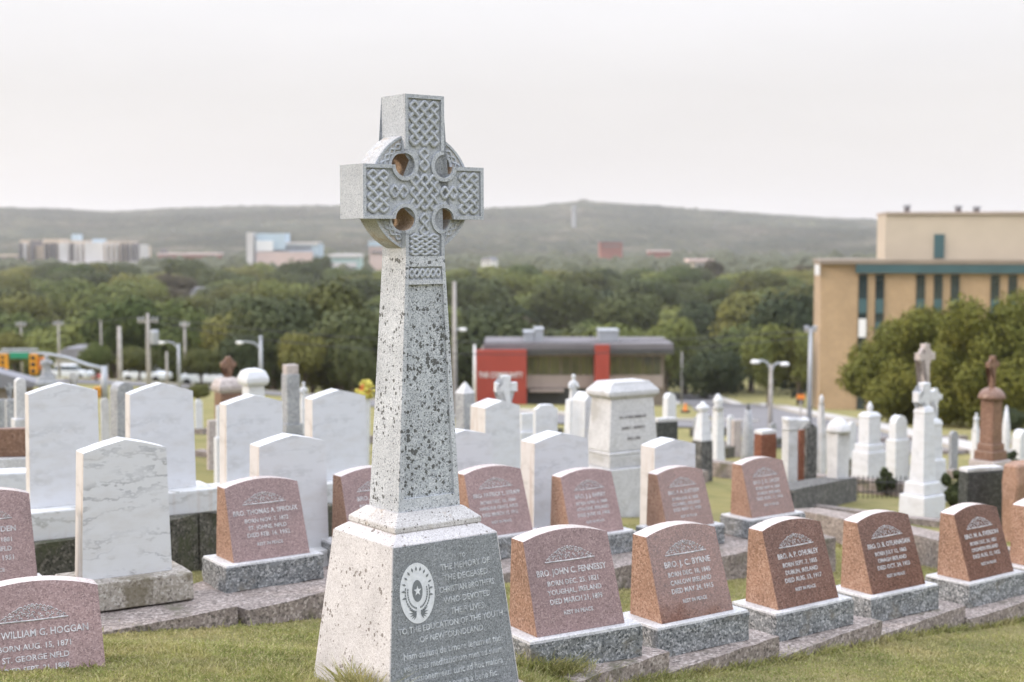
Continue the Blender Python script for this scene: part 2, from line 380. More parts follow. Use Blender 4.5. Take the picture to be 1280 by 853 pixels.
def strip(name, pts, w, m, dz, side=0.0, th=0.0):
    """ribbon following the ground along a centre line"""
    P = []
    for (ax, ay), (bx, by) in zip(pts[:-1], pts[1:]):
        k = max(2, int(math.hypot(bx - ax, by - ay) / 1.5))
        for i in range(k): P.append((ax + (bx - ax) * i / k, ay + (by - ay) * i / k))
    P.append(pts[-1])
    for _ in range(6): P = [P[0]] + [((a[0] + 2 * b[0] + c[0]) / 4, (a[1] + 2 * b[1] + c[1]) / 4) for a, b, c in zip(P[:-2], P[1:-1], P[2:])] + [P[-1]]
    V = []; Fc = []
    for i, p in enumerate(P):
        a = P[max(0, i - 1)]; b = P[min(len(P) - 1, i + 1)]
        dx, dy = b[0] - a[0], b[1] - a[1]; l = math.hypot(dx, dy); nx, ny = -dy / l, dx / l
        for s in (-1, -.33, .33, 1):
            x = p[0] + nx * (side + s * w / 2); y = p[1] + ny * (side + s * w / 2)
            V.append((x, y, gz(x, y) + dz))
        if i:
            for k in range(3):
                q = 4 * (i - 1) + k; Fc.append((q, q + 1, q + 5, q + 4))
    if th:
        n = len(V)
        V += [(x, y, z - th) for x, y, z in V]
        for i in range(len(P) - 1):
            a = 4 * i; Fc.append((a, a + n, a + 4 + n, a + 4)); Fc.append((a + 3, a + 7, a + 7 + n, a + 3 + n))
    me = bpy.data.meshes.new(name); me.from_pydata(V, [], Fc)
    return tag(obj(name, me, m), kind='structure')
roadA = [ground_hit(*p) for p in ((1080, 566), (1030, 548), (985, 531), (930, 516), (885, 505), (858, 498), (850, 492))] + [(30, 170), (60, 200)]
strip('road', roadA, 6.5, G['asphalt'], .05)
strip('pavement', roadA, 1.4, G['pave'], .15, side=-4.2, th=.3)
roadB = [ground_hit(*p) for p in ((980, 535), (720, 530), (480, 505), (250, 486), (50, 478))] + [(-90, 130), (-180, 140)]
strip('road', roadB, 9, G['asphalt'], .06)
strip('pavement', roadB, 1.4, G['pave'], .16, side=-5.4, th=.3)

# ------------------------------------------------------------------ red granite headstones
def text_bm(bm, s, size, x, y, z=.0, mat=0, sx=1.0, ext=.0012):
    cu = bpy.data.curves.new('t', 'FONT'); cu.body = s; cu.size = size; cu.align_x = 'CENTER'; cu.extrude = ext; cu.offset = size * .012
    cu.resolution_u = 2
    o = bpy.data.objects.new('t', cu); me = bpy.data.meshes.new_from_object(o)
    M = Matrix.Translation((x, y, z)) @ Matrix.Diagonal((sx, 1, 1, 1))
    me.transform(M)
    n0 = len(bm.faces); bm.from_mesh(me); bm.faces.ensure_lookup_table()
    for f in bm.faces[n0:]: f.material_index = mat
    bpy.data.objects.remove(o); bpy.data.curves.remove(cu); bpy.data.meshes.remove(me)

def crest_bm(bm, w, h, cx, cy, t=.0045):
    """floral crest of curling stems on a straight base line (in the xy plane)"""
    tube(bm, [(cx - w / 2, cy, 0), (cx, cy - .002, 0), (cx + w / 2, cy, 0)], t, 5)
    rr = random.Random(int(cx * 0) + 3)
    def env(u): return h * (1 - abs(u) ** 1.7)
    pts0 = []
    for _ in range(900):
        u = rr.uniform(-.93, .93); yy = rr.uniform(.008, h)
        if yy > env(u) - .006: continue
        x0 = cx + u * w / 2
        if all((x0 - a) ** 2 + (yy - b) ** 2 > .0195 ** 2 for a, b in pts0): pts0.append((x0, yy))
    for x0, yy in pts0:
        sgn = rr.choice((-1, 1)); ph = rr.uniform(0, 6.28); r0 = rr.uniform(.0085, .012)
        pts = []
        for a in range(10):
            an = ph + sgn * a / 9 * 1.6 * PI; r = r0 * (1 - .62 * a / 9)
            pts.append((x0 + r * math.cos(an), cy + yy + r * math.sin(an), 0))
        tube(bm, pts, t * .62, 4)
    for a in range(17):                                # scalloped outer edge
        u = -1 + 2 * (a + .5) / 17
        x0 = cx + u * w / 2 * .94; y0 = cy + env(u * .94) * .93 + .002
        tube(bm, [(x0 - .009, y0 - .006, 0), (x0, y0 + .005, 0), (x0 + .009, y0 - .006, 0)], t * .6, 4)

W0, D0, H0 = .655, .335, .555
def red_stone(px, pbase, Y, lines, label, rz=35, mat='red_front', w=W0, h=H0, d=D0, bw=.84, bd=.46, bh=.21, arch=.050, slant=.185, plain=False, dzb=0.0):
    """px/pbase: photo pixel of the middle of the stone's foot; the granite base under it is a thing of its own part"""
    x = X(px, Y); z = Z(pbase, Y)
    t = empty('headstone', (x, Y, z), R(rz)); tag(t, label, 'headstone', 'red granite headstones of the brothers')
    d1 = d - slant
    # body: side profile tapers; the front face leans back
    n = 12; top = []
    tw = w * .965
    def face(yb, yt, zoff):
        pts = [(-w / 2, yb, 0), (w / 2, yb, 0)]
        for i in range(n + 1):
            u = 1 - 2 * i / n
            zz = h + arch * (1 - u * u)
            pts.append((u * tw / 2, yb + (yt - yb) * zz / h, zz))
        return pts
    bm = bmesh.new()
    fr = [bm.verts.new(p) for p in face(-d / 2, -d / 2 + slant, 0)]
    bk = [bm.verts.new(p) for p in face(d / 2, d / 2 - .01, 0)]
    f = bm.faces.new(fr); f.material_index = 0
    f = bm.faces.new(list(reversed(bk))); f.material_index = 1
    m_ = len(fr)
    for i in range(m_):
        j = (i + 1) % m_
        f = bm.faces.new((fr[i], bk[i], bk[j], fr[j]))
        f.material_index = 2 if 2 <= i < m_ - 1 else 1
    bmesh.ops.bevel(bm, geom=[e for e in bm.edges if e.calc_face_angle(0) > .5], offset=.004, segments=2, affect='EDGES')
    obj('stone', bm, [G[mat], G['red_side'], G['red_top_glare']], t)
    # lettering lies in the slanted face
    ang = math.atan2(h, slant); L = math.hypot(h, slant)
    M = Matrix.Translation((0, -d / 2 - .0012, 0)) @ Matrix.Rotation(ang, 4, 'X')
    lm = G['letter'] if mat == 'red_front' else G['letter']
    if not plain:
        S = L / .57
        for i, (s, size) in enumerate(lines):
            bm = bmesh.new(); yy = (.350, .287, .232, .176, .108)[i] * S
            text_bm(bm, s, size * 1.30, 0.0, yy, .0005, sx=.98 if len(s) < 19 else .86)
            bm.transform(M); obj('inscription_line', bm, lm, t)
        bm = bmesh.new(); crest_bm(bm, .37, .088, 0, .430 * S); bm.transform(M); obj('carved_crest', bm, G['letter'], t, smooth=True)
    # base block: rock faced sides under a sawn margin
    bm = bmesh.new()
    frus(bm, bw, bd, -bh, bw, bd, -.018)
    bmesh.ops.subdivide_edges(bm, edges=bm.edges[:], cuts=7, use_grid_fill=True)
    for v in bm.verts:
        k = .012 if v.co.z < -.03 else .003
        v.co += noise.noise_vector(v.co * 11 + Vector((px, 0, 0))) * k
    obj('base', bm, G['base'], t)
    bm = bmesh.new(); frus(bm, bw - .004, bd - .004, -.03, bw - .012, bd - .012, -.001); bevel(bm, .003, 1)
    obj('base_top', bm, G['base_top'], t)
    return t
RIP = ("REST IN PEACE", .026)
red_stone(710, 787, 8.85, [("BRO. JOHN C. FENNESSY", .042), ("BORN DEC. 25, 1821", .034), ("YOUGHAL, IRELAND", .034), ("DIED MARCH 21, 1899", .036), RIP],
          'pinkish red granite headstone on dark granite base directly right of the tall cross', 31, 'red_front_sky_reflect')
red_stone(856, 771, 9.70, [("BRO. J. C. BYRNE", .044), ("BORN DEC. 18, 1845", .034), ("CARLOW IRELAND", .034), ("DIED MAY 24, 1915", .036), RIP],
          'red granite headstone in the front row, second right of the tall cross', 35)
red_stone(996, 755, 10.60, [("BRO. A. P. O'HURLEY", .042), ("BORN SEPT. 7, 1855", .034), ("DUBLIN, IRELAND", .034), ("DIED AUG. 13, 1917", .036), RIP],
          'dark red granite headstone in the front row, third right of the tall cross', 36, 'red_front_dark_reflect')
red_stone(1111, 737, 11.60, [("BRO. D. B. O'FLANAGAN", .042), ("BORN JULY 12, 1863", .034), ("OMAGH IRELAND", .034), ("DIED OCT. 24, 1923", .036), RIP],
          'dark red granite headstone in the front row, fourth right of the tall cross', 35, 'red_front_dark_reflect')
red_stone(1228, 721, 12.50, [("BRO. M. A. EVERSON", .042), ("BORN DEC. 24, 1851", .034), ("DRISHEEN IRELAND", .034), ("DIED AUG. 12, 1925", .036), RIP],
          'dark red granite headstone in the front row, fifth right of the tall cross', 37, 'red_front_dark_reflect')
red_stone(1316, 706, 13.35, [RIP] * 5, 'brown granite headstone cut by the right edge of the photo, at the front row end', 36, plain=True)
red_stone(325, 697, 11.20, [("BRO. THOMAS A. SPROUX", .042), ("BORN NOV. 7, 1872", .034), ("ST. JOHNS, NFLD", .034), ("DIED FEB. 16, 1952", .036), RIP],
          'pinkish red granite headstone between the veined white tablet and the tall cross', 35, 'red_front_sky_reflect')
red_stone(466, 675, 12.2, [("BRO. P. J. KEANE", .042), ("BORN MAY 2, 1863", .034), ("CORK, IRELAND", .034), ("DIED JAN. 9, 1931", .036), RIP],
          'red granite headstone mostly hidden behind the shaft of the tall cross', 35, 'red_front_sky_reflect')
red_stone(617, 668, 13.0, [("BRO. PATRICK L. STRAPP", .042), ("BORN DEC. 16, 1844", .034), ("HARBOUR GRACE, NFLD", .034), ("DIED MARCH 12, 1912", .036), RIP],
          'pinkish granite headstone just behind the foot of the tall cross, right of its shaft', 35, 'red_front_sky_reflect')
red_stone(735, 667, 13.8, [("BRO. J. J. BARRY", .042), ("BORN APRIL 4, 1868", .034), ("ATHLONE, IRELAND", .034), ("DIED JUNE 10, 1908", .036), RIP],
          'pinkish granite headstone in front of the low white tablet, behind the front row', 35, 'red_front_sky_reflect')
red_stone(853, 659, 14.8, [("BRO. P. A. SLATTERY", .042), ("BORN JAN. 6, 1850", .034), ("CLONMEL, IRELAND", .034), ("DIED MAY 12, 1930", .036), RIP],
          'red granite headstone in front of a short white tablet, reflecting sky on its face', 35, 'red_front')
red_stone(957, 644, 15.5, [("BRO. J. D. LACEY", .042), ("BORN MAY 4, 1859", .034), ("DUBLIN, IRELAND", .034), ("DIED AUG. 11, 1936", .036), RIP],
          'red granite headstone standing alone against the grass at the second row right end', 35, 'red_front')
red_stone(-28, 738, 9.9, [("BRO. M. HAYDEN", .042), ("BORN MAY 7, 1881", .034), ("BAY BULLS, NFLD", .034), ("DIED SEPT. 4, 1951", .036), RIP],
          'dark red granite headstone cut by the left edge, behind the bottom left corner stone', 30, 'red_front_sky_reflect', h=.63)
red_stone(31, 884, 7.75, [("BRO. WILLIAM G. HOGGAN", .042), ("BORN AUG. 15, 1871", .034), ("ST. GEORGE NFLD", .034), ("DIED SEPT. 21, 1889", .036), RIP],
          'dull red granite headstone filling the bottom left corner of the photo', 27, 'red_front_sky_reflect', w=.74, h=.60, arch=.055)

# kerbs under the rows: stepped concrete strips
def kerb_row(name, pts, wid, label, m, rz=None, thick=.4, group=None, seg=1.25, fold=0.0):
    """stepped strip; pts = list of (x, y, ztop)"""
    bm = bmesh.new()
    for i, ((ax, ay, az), (bx, by, bz)) in enumerate(zip(pts[:-1], pts[1:])):
        dx, dy = bx - ax, by - ay; l = math.hypot(dx, dy); nx, ny = -dy / l * wid / 2, dx / l * wid / 2
        r = lambda z: [(ax + nx, ay + ny, z), (ax - nx, ay - ny, z), (bx - nx, by - ny, z), (bx + nx, by + ny, z)]
        quad_ring(bm, [r(az - thick), r(az)])
    bmesh.ops.subdivide_edges(bm, edges=[e for e in bm.edges if e.calc_length() > .25], cuts=6, use_grid_fill=True)
    for v in bm.verts: v.co += noise.noise_vector(v.co * 5) * .010
    o = obj(name, bm, m); tag(o, label, 'kerb', group or 'kerbs around the graves'); return o
def row_pts(stones, bh=.21, dirv=(.766, .643)):
    P = []
    for px, pb, Y in stones:
        x = X(px, Y); z = Z(pb, Y) - bh; P.append((x, Y, z))
    return P
def stepped(name, stones, wid, label, m, ext0=.6, ext1=.6, off=.0, bh=.21):
    P = row_pts(stones, bh); bm = bmesh.new()
    for i, (x, y, z) in enumerate(P):
        nxt = P[i + 1] if i + 1 < len(P) else None; prv = P[i - 1] if i else None
        u = Vector(((nxt or (x + x - prv[0], y + y - prv[1], 0))[0] - (prv or (x + x - nxt[0], y + y - nxt[1], 0))[0], (nxt or (0, y + y - prv[1], 0))[1] - (prv or (0, y + y - nxt[1], 0))[1], 0)).normalized()
        la = (Vector((x - prv[0], y - prv[1], 0)).length / 2 if prv else ext0) + .05
        lb = (Vector((nxt[0] - x, nxt[1] - y, 0)).length / 2 if nxt else ext1) - .052
        n = Vector((-u.y, u.x, 0)); c = Vector((x, y, 0)) - n * off
        pts = [c - u * la - n * wid / 2, c + u * lb - n * wid / 2, c + u * lb + n * wid / 2, c - u * la + n * wid / 2]
        quad_ring(bm, [[(p.x, p.y, z - .45) for p in pts], [(p.x, p.y, z - .003) for p in pts]])
    bmesh.ops.subdivide_edges(bm, edges=[e for e in bm.edges if e.calc_length() > .3], cuts=8, use_grid_fill=True)
    for v in bm.verts: v.co += noise.noise_vector(v.co * 6) * .012
    return tag(obj(name, bm, m), label, 'kerb')
row1 = [(710, 787, 8.85), (856, 771, 9.70), (996, 755, 10.60), (1111, 737, 11.60), (1228, 721, 12.50), (1316, 706, 13.35)]
stepped('stone_kerb', row1, .62, 'stepped concrete kerb under the front row of red headstones', G['kerb'], .3, 1.5, .08)
row2 = [(151, 722, 10.4), (325, 697, 11.20), (466, 675, 12.2), (617, 668, 13.0), (735, 667, 13.8), (853, 659, 14.8), (957, 644, 15.5)]
stepped('stone_kerb', row2, .98, 'long weathered concrete kerb under the second row of red headstones', G['kerb'], .55, .5, .17)

# ------------------------------------------------------------------ white marble tablets
def tablet(px, pytop, Y, pybot, label, rz=35, w=.66, wt=.62, d=.16, gable=.045, faces=('marble', 'marble_edge'), base=None, lean=0.0, plinthm='marble_base'):
    """pointed marble tablet; px = middle of the front face, pytop = apex row, pybot = foot row; base=(w,d,h,material)"""
    x = X(px, Y); z = Z(pybot, Y); h = Z(pytop, Y) - z
    t = empty('marble_headstone', (x, Y, z), R(rz)); tag(t, label, 'headstone', 'white marble tablets in the grave rows')
    bm = bmesh.new()
    gable *= 1.6
    poly = [(-w / 2, 0), (w / 2, 0), (wt / 2, h - gable), (wt * .25, h - gable * .44), (.0, h), (-wt * .25, h - gable * .44), (-wt / 2, h - gable)]
    a = [bm.verts.new((p[0], -d / 2 + (.006 if p[1] > 0 else 0), p[1])) for p in poly]; b = [bm.verts.new((p[0], d / 2, p[1])) for p in poly]
    f = bm.faces.new(a); f.material_index = 0; bm.faces.new(list(reversed(b)))
    for i in range(len(poly)):
        j = (i + 1) % len(poly); f = bm.faces.new((a[i], b[i], b[j], a[j])); f.material_index = 1 if i in (1, 6) else 0
    bmesh.ops.bevel(bm, geom=[e for e in bm.edges if e.calc_face_angle(0) > .6], offset=.008, segments=2, affect='EDGES')
    obj('tablet', bm, [G[faces[0]], G[faces[1]]], t)
    if base:
        zz = 0
        for k, (bw, bd, bh, mm) in enumerate(base):
            bm = bmesh.new(); frus(bm, bw, bd, zz - bh, bw * .99, bd * .98, zz - .001)
            bevel(bm, .012, 2)
            bmesh.ops.subdivide_edges(bm, edges=[e for e in bm.edges if e.calc_length() > .2], cuts=5)
            for v in bm.verts: v.co += noise.noise_vector(v.co * 8) * .004
            obj('base', bm, G[mm], t); zz -= bh
    return t
# short ones, second row
tablet(148, 549, 10.4, 721, 'low white marble tablet with grey veins at the left, in front of two taller tablets', 32, .665, .61, .20, .050, ('marble_vein', 'marble_edge'), [(.90, .5, .205, 'step_stone')])
tablet(358, 544, 12.05, 690, 'low white marble tablet rising directly behind a red headstone left of the cross', 35, .66, .62, .19, .045, base=[(.8, .45, .3, 'marble_base')])
tablet(575, 538, 13.7, 668, 'white marble tablet half hidden by the shaft of the tall cross', 35, .66, .62, .18, .04, base=[(.8, .45, .35, 'marble_base')])
tablet(694, 541, 14.6, 662, 'low white marble tablet behind the red headstones, between the cross and the big tomb', 33, .70, .67, .26, .05, base=[(.85, .5, .35, 'marble_base')])
tablet(837, 549, 16.0, 668, 'short white marble tablet behind a red headstone, right of the big tomb', 32, .60, .58, .26, .045, base=[(.8, .5, .35, 'marble_base')])
# tall ones, third row on the mossy wall
wb = [(.92, .55, .25, 'marble_base')]
tablet(74, 479, 12.35, 633, 'tall white marble tablet on a marble base, furthest left of the tall tablets', 32, .61, .59, .14, .05, base=wb)
tablet(197, 479, 13.45, 613, 'tall white marble tablet behind the veined one, left of the pillar with a mushroom cap', 32, .64, .61, .15, .055, base=[(.95, .55, .22, 'marble_base')])
tablet(312, 494, 14.7, 607, 'tall white marble tablet in front of the pillar with a mushroom cap', 34, .64, .62, .19, .05, base=wb)
tablet(418, 487, 15.9, 600, 'tall white marble tablet immediately left of the shaft of the tall cross', 34, .68, .66, .20, .055, base=wb)
tablet(619, 500, 18.3, 606, 'tall white marble tablet right of the cross shaft with a small white cross behind it', 34, .56, .53, .36, .05, base=wb)

# mossy wall carrying the tall tablets
def wall_between(name, pts, wid, thick, m, label, cat='wall'):
    bm = bmesh.new()
    for (ax, ay, az), (bx, by, bz) in zip(pts[:-1], pts[1:]):
        dx, dy = bx - ax, by - ay; l = math.hypot(dx, dy); nx, ny = -dy / l * wid / 2, dx / l * wid / 2
        quad_ring(bm, [[(ax + nx, ay + ny, az - thick), (ax - nx, ay - ny, az - thick), (bx - nx, by - ny, bz - thick), (bx + nx, by + ny, bz - thick)],
                       [(ax + nx, ay + ny, az), (ax - nx, ay - ny, az), (bx - nx, by - ny, bz), (bx + nx, by + ny, bz)]])
    bmesh.ops.subdivide_edges(bm, edges=[e for e in bm.edges if e.calc_length() > .3], cuts=10, use_grid_fill=True)
    for v in bm.verts: v.co += noise.noise_vector(v.co * 4) * .012
    return tag(obj(name, bm, m), label, cat)
P3 = []
for px, pb, Y in [(80, 633, 12.35), (212, 613, 13.45), (316, 607, 14.7), (424, 600, 15.9), (624, 606, 18.3)]:
    P3.append((X(px, Y), Y, Z(pb, Y) - .25))
P3[1] = (*P3[1][:2], P3[1][2] + .03)
P3 = [(P3[0][0] - .6, P3[0][1] - .5, P3[0][2] + .003)] + [(a, b, c - .002) for a, b, c in P3]
wall_between('mossy_wall', P3, .62, .62, G['kerb_dark'], 'dark mossy granite wall under the tall white tablets at the left')

# ------------------------------------------------------------------ the high cross
cx, cy = X(517, 7.72), 7.72
CR = empty('celtic_cross', (cx, cy, 0), R(37))
tag(CR, 'tall grey granite wheel headed cross with carved knotwork on a tapering inscribed plinth', 'cross')
ZC = Z(241, 7.6); AX = .124; AZ = .142; RH = .061; RR = .322; T_ = .118; LAT = .385; TOP = .515; LOW = -.34
def arc(cx_, cz_, r, a0, a1, n=12): return [(cx_ + r * math.cos(R(a0 + (a1 - a0) * i / n)), cz_ + r * math.sin(R(a0 + (a1 - a0) * i / n))) for i in range(n + 1)]
def cross_poly():
    P = [(AX, LOW)]
    P += arc(AX, -AZ, RH, -90, -360, 20)
    P += [(LAT, -AZ), (LAT, AZ)]
    P += arc(AX, AZ, RH, 360, 90, 20)
    P += [(AX, TOP), (-AX, TOP)]
    P += arc(-AX, AZ, RH, 90, -180, 20)
    P += [(-LAT, AZ), (-LAT, -AZ)]
    P += arc(-AX, -AZ, RH, 180, -90, 20)
    P += [(-AX, LOW)]
    return P
bm = bmesh.new(); extr(bm, cross_poly(), -T_ + .012, T_)
bm.normal_update()
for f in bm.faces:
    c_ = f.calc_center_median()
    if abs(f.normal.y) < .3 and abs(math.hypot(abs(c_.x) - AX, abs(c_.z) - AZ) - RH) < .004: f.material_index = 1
bmesh.ops.translate(bm, verts=bm.verts, vec=(0, 0, ZC))
obj('cross_head', bm, [G['cross'], G['cross_bounce_tan']], CR)
# ring: four quadrants
xi, zi = AX - .004, AZ - .004
aH = math.degrees(math.asin(zi / RR)); aV = 90 - math.degrees(math.asin(xi / RR)); a0 = (aH + 90 - aV) / 2
for sx, sz in ((1, 1), (-1, 1), (-1, -1), (1, -1)):
    bm = bmesh.new()
    poly = [(xi, AZ + RH)] + arc(AX, AZ, RH, 90, 0, 10) + [(AX + RH, zi)] + arc(0, 0, RR, aH, aV, 14)
    extr(bm, [(sx * x, sz * z) for x, z in poly], -T_ * .62, T_ * .62)
    bmesh.ops.translate(bm, verts=bm.verts, vec=(0, 0, ZC)); obj('ring_segment', bm, G['cross_bounce_stain'], CR)
# raised borders
YF = -T_            # outermost front level
bm = bmesh.new(); bwid = .020
def bar(x0, x1, z0, z1): box(bm, x0, x1, YF, YF + .0135, ZC + z0, ZC + z1)
RO = RH + .022
for s in (1, -1):
    x0, x1 = sorted((s * AX, s * (AX - bwid))); bar(x0, x1, AZ + RO * .9, TOP); bar(x0, x1, LOW, -AZ - RO * .9)
bar(-AX + bwid, AX - bwid, TOP - bwid, TOP)
for s in (1, -1):
    x0, x1 = sorted((s * (LAT - bwid), s * LAT)); bar(x0, x1, -AZ, AZ)
    for t in (1, -1):
        z0, z1 = sorted((t * AZ, t * (AZ - bwid))); x0, x1 = sorted((s * (AX + RO * .9), s * (LAT - bwid))); bar(x0, x1, z0, z1)
for sx in (1, -1):
    for sz in (1, -1):
        inner = arc(0, 0, RH + .0005, 90, 360, 26); outer = arc(0, 0, RO, 90, 360, 26)
        va = [[bm.verts.new((sx * (AX + p[0]), yy, ZC + sz * (AZ + p[1]))) for p in pl] for pl, yy in ((inner, YF), (outer, YF), (outer, YF + .0137), (inner, YF + .0137))]
        for i in range(26):
            for a, b in ((0, 1), (1, 2), (2, 3), (3, 0)):
                bm.faces.new((va[a][i], va[a][i + 1], va[b][i + 1], va[b][i]))
        bm.faces.new([va[k][0] for k in range(4)]); bm.faces.new([va[k][-1] for k in range(4)])
        rr_ = arc(0, 0, RH + .0005, 90, 0, 10); ro_ = arc(0, 0, RH + .016, 90, 0, 10)
        yf = -T_ * .62 - .006
        va = [[bm.verts.new((sx * (AX + p[0]), yy, ZC + sz * (AZ + p[1]))) for p in pl] for pl, yy in ((rr_, yf), (ro_, yf), (ro_, yf + .008), (rr_, yf + .008))]
        for i in range(10):
            for a, b in ((0, 1), (1, 2), (2, 3), (3, 0)): bm.faces.new((va[a][i], va[a][i + 1], va[b][i + 1], va[b][i]))
        oo = arc(0, 0, RR - .001, aH, aV, 12); oi = arc(0, 0, RR - .014, aH, aV, 12)
        va = [[bm.verts.new((sx * p[0], yy, ZC + sz * p[1])) for p in pl] for pl, yy in ((oi, yf), (oo, yf), (oo, yf + .008), (oi, yf + .008))]
        for i in range(12):
            for a, b in ((0, 1), (1, 2), (2, 3), (3, 0)): bm.faces.new((va[a][i], va[a][i + 1], va[b][i + 1], va[b][i]))
obj('raised_border', bm, G['cross'], CR)
# knotwork: interlaced strands
def plait(p, q, fn, r, bm, amp=.0028):
    """plait filling [0,1]^2 with p x q cells; fn maps (u,v,height) to a point"""
    seen = set(); I, J = 2 * p, 2 * q
    starts = [(i, 0, 1, 1) for i in range(1, I, 2)] + [(i, J, 1, -1) for i in range(1, I, 2)] + [(0, j, 1, 1) for j in range(1, J, 2)] + [(I, j, -1, 1) for j in range(1, J, 2)]
    for st in starts:
        i, j, di, dj = st
        if (i, j) in seen: continue
        path = []; first = (i, j)
        while True:
            if i in (0, I) or j in (0, J):
                if (i, j) in seen and path: break
                seen.add((i, j))
                if i == 0: di = 1
                if i == I: di = -1
                if j == 0: dj = 1
                if j == J: dj = -1
                hgt = 0
            else:
                over = (i % 2 == 0) == (di * dj > 0); hgt = 1 if over else -1
            path.append((i, j, hgt)); path.append((i + di * .5, j + dj * .5, 0))
            i += di; j += dj
        pts = path
        for _ in range(2):
            npt = []
            for k in range(len(pts)):
                a, b = pts[k], pts[(k + 1) % len(pts)]
                npt.append(tuple(a[m] * .75 + b[m] * .25 for m in range(3))); npt.append(tuple(a[m] * .25 + b[m] * .75 for m in range(3)))
            pts = npt
        tube(bm, [fn(a / I, b / J, c * amp) for a, b, c in pts], r, 5, True)
bm = bmesh.new(); YP = YF + .0125
def rectfn(x0, x1, z0, z1, lev=YP):
    def f(u, v, h): return (x0 + (x1 - x0) * u, lev - .003 - h, ZC + z0 + (z1 - z0) * v)
    return f
g = .012
rx_ = AX - bwid - g; rz2 = AZ - bwid - g
plait(3, 4, rectfn(-rx_, rx_, .245, TOP - bwid - g), .0115, bm)
plait(3, 4, rectfn(-rx_, rx_, LOW + .006, -.225), .0105, bm)
plait(2, 4, rectfn(.225, LAT - bwid - g, -rz2, rz2), .0115, bm)
plait(2, 4, rectfn(-LAT + bwid + g, -.225, -rz2, rz2), .0115, bm)
plait(3, 3, rectfn(-.088, .088, -.095, .095), .0110, bm)
for s in (1, -1):
    plait(1, 2, rectfn(-.030, .030, *sorted((s * .112, s * .235))), .0100, bm)
    x0, x1 = sorted((s * .104, s * .215)); plait(2, 1, rectfn(x0, x1, -.034, .034), .0100, bm)
for k in range(4):                                  # ring segments
    b0 = 90 * k + a0 + 3; b1 = 90 * k + 90 - a0 - 3
    def ringfn(u, v, h, b0=b0, b1=b1):
        an = R(b0 + (b1 - b0) * v); r = .262 + .032 * u
        return (r * math.cos(an), -T_ * .62 - .001 - h * .5, ZC + r * math.sin(an))
    plait(1, 4, ringfn, .0070, bm, .002)
obj('knotwork', bm, G['cross'], CR, smooth=True)
# shaft: tapering, recessed panels on its faces
zs0, zs1 = Z(640, 7.62), ZC + LOW
wt_, wb_, dt_, db_ = 2 * AX, .400, 2 * T_, .295
bm = bmesh.new(); quad_ring(bm, [rect(wb_, db_, zs0), rect(wt_, dt_, zs1)])
def shaft_w(z):
    t = (z - zs0) / (zs1 - zs0); return (wb_ + (wt_ - wb_) * t) / 2, (db_ + (dt_ - db_) * t) / 2
# cut recesses by rebuilding the front as strips
bm.faces.ensure_lookup_table()
front = [f for f in bm.faces if f.normal.y < -.5 or f.calc_center_median().y < -.1]
front = min(bm.faces, key=lambda f: f.calc_center_median().y)
bm.faces.remove(front)
zk = [zs0, zs0 + .075, zs1 - .15, zs1 - .125, zs1 - .055, zs1 - .03, zs1]
def fpt(u, z, dep=0.0):
    w_, d_ = shaft_w(z); return (u * w_, -d_ + dep, z)
m_ = .84
def fq(u0, u1, z0, z1, dep=0.0):
    f = bm.faces.new([bm.verts.new(p) for p in (fpt(u0, z0, dep), fpt(u1, z0, dep), fpt(u1, z1, dep), fpt(u0, z1, dep))]); f.material_index = 1 if (dep > 0 and z1 < zk[3]) else 0
fq(-1, 1, zs0, zk[1]); fq(-1, 1, zk[2], zk[3]); fq(-1, 1, zk[4], zs1)
fq(-1, -m_, zk[1], zk[2]); fq(m_, 1, zk[1], zk[2]); fq(-1, -m_, zk[3], zk[4]); fq(m_, 1, zk[3], zk[4])
for z0, z1 in ((zk[1], zk[2]), (zk[3], zk[4])):
    D = .014; fq(-m_, m_, z0, z1, D)
    for e in (((-m_, z0), (m_, z0)), ((m_, z0), (m_, z1)), ((m_, z1), (-m_, z1)), ((-m_, z1), (-m_, z0))):
        (ua, za), (ub, zb) = e
        bm.faces.new([bm.verts.new(p) for p in (fpt(ua, za), fpt(ub, zb), fpt(ub, zb, D), fpt(ua, za, D))])
bmesh.ops.remove_doubles(bm, verts=bm.verts, dist=1e-5)
obj('shaft', bm, [G['cross_low'], G['cross_shaft_panel']], CR)
bm = bmesh.new()
def bandfn(u, v, h):
    z = zk[3] + .010 + (zk[4] - zk[3] - .02) * v; w_, d_ = shaft_w(z); return ((u * 2 - 1) * w_ * .79, -d_ + .011 - h, z)
plait(6, 1, bandfn, .0085, bm); obj('knotwork', bm, G['cross'], CR, smooth=True)
# plinth
def zz_(py, Y=7.62): return Z(py, Y)
z_bt = Z(668, 7.68); z_b0 = .135
bm = bmesh.new()
quad_ring(bm, [rect(.56, .48, z_bt + .050), rect(.56, .48, z_bt + .080), rect(wb_ + .03, db_ + .03, zs0 + .006)]); bevel(bm, .004, 1)
obj('upper_step', bm, G['moss_step'], CR)
BW0, BD0, BW1, BD1 = .85, .80, .675, .61
bm = bmesh.new(); quad_ring(bm, [rect(BW0, BD0, z_b0), rect(BW1, BD1, z_bt), rect(.53, .46, z_bt + .052)]); bevel(bm, .005, 2)
obj('plinth', bm, G['cross_plinth'], CR)
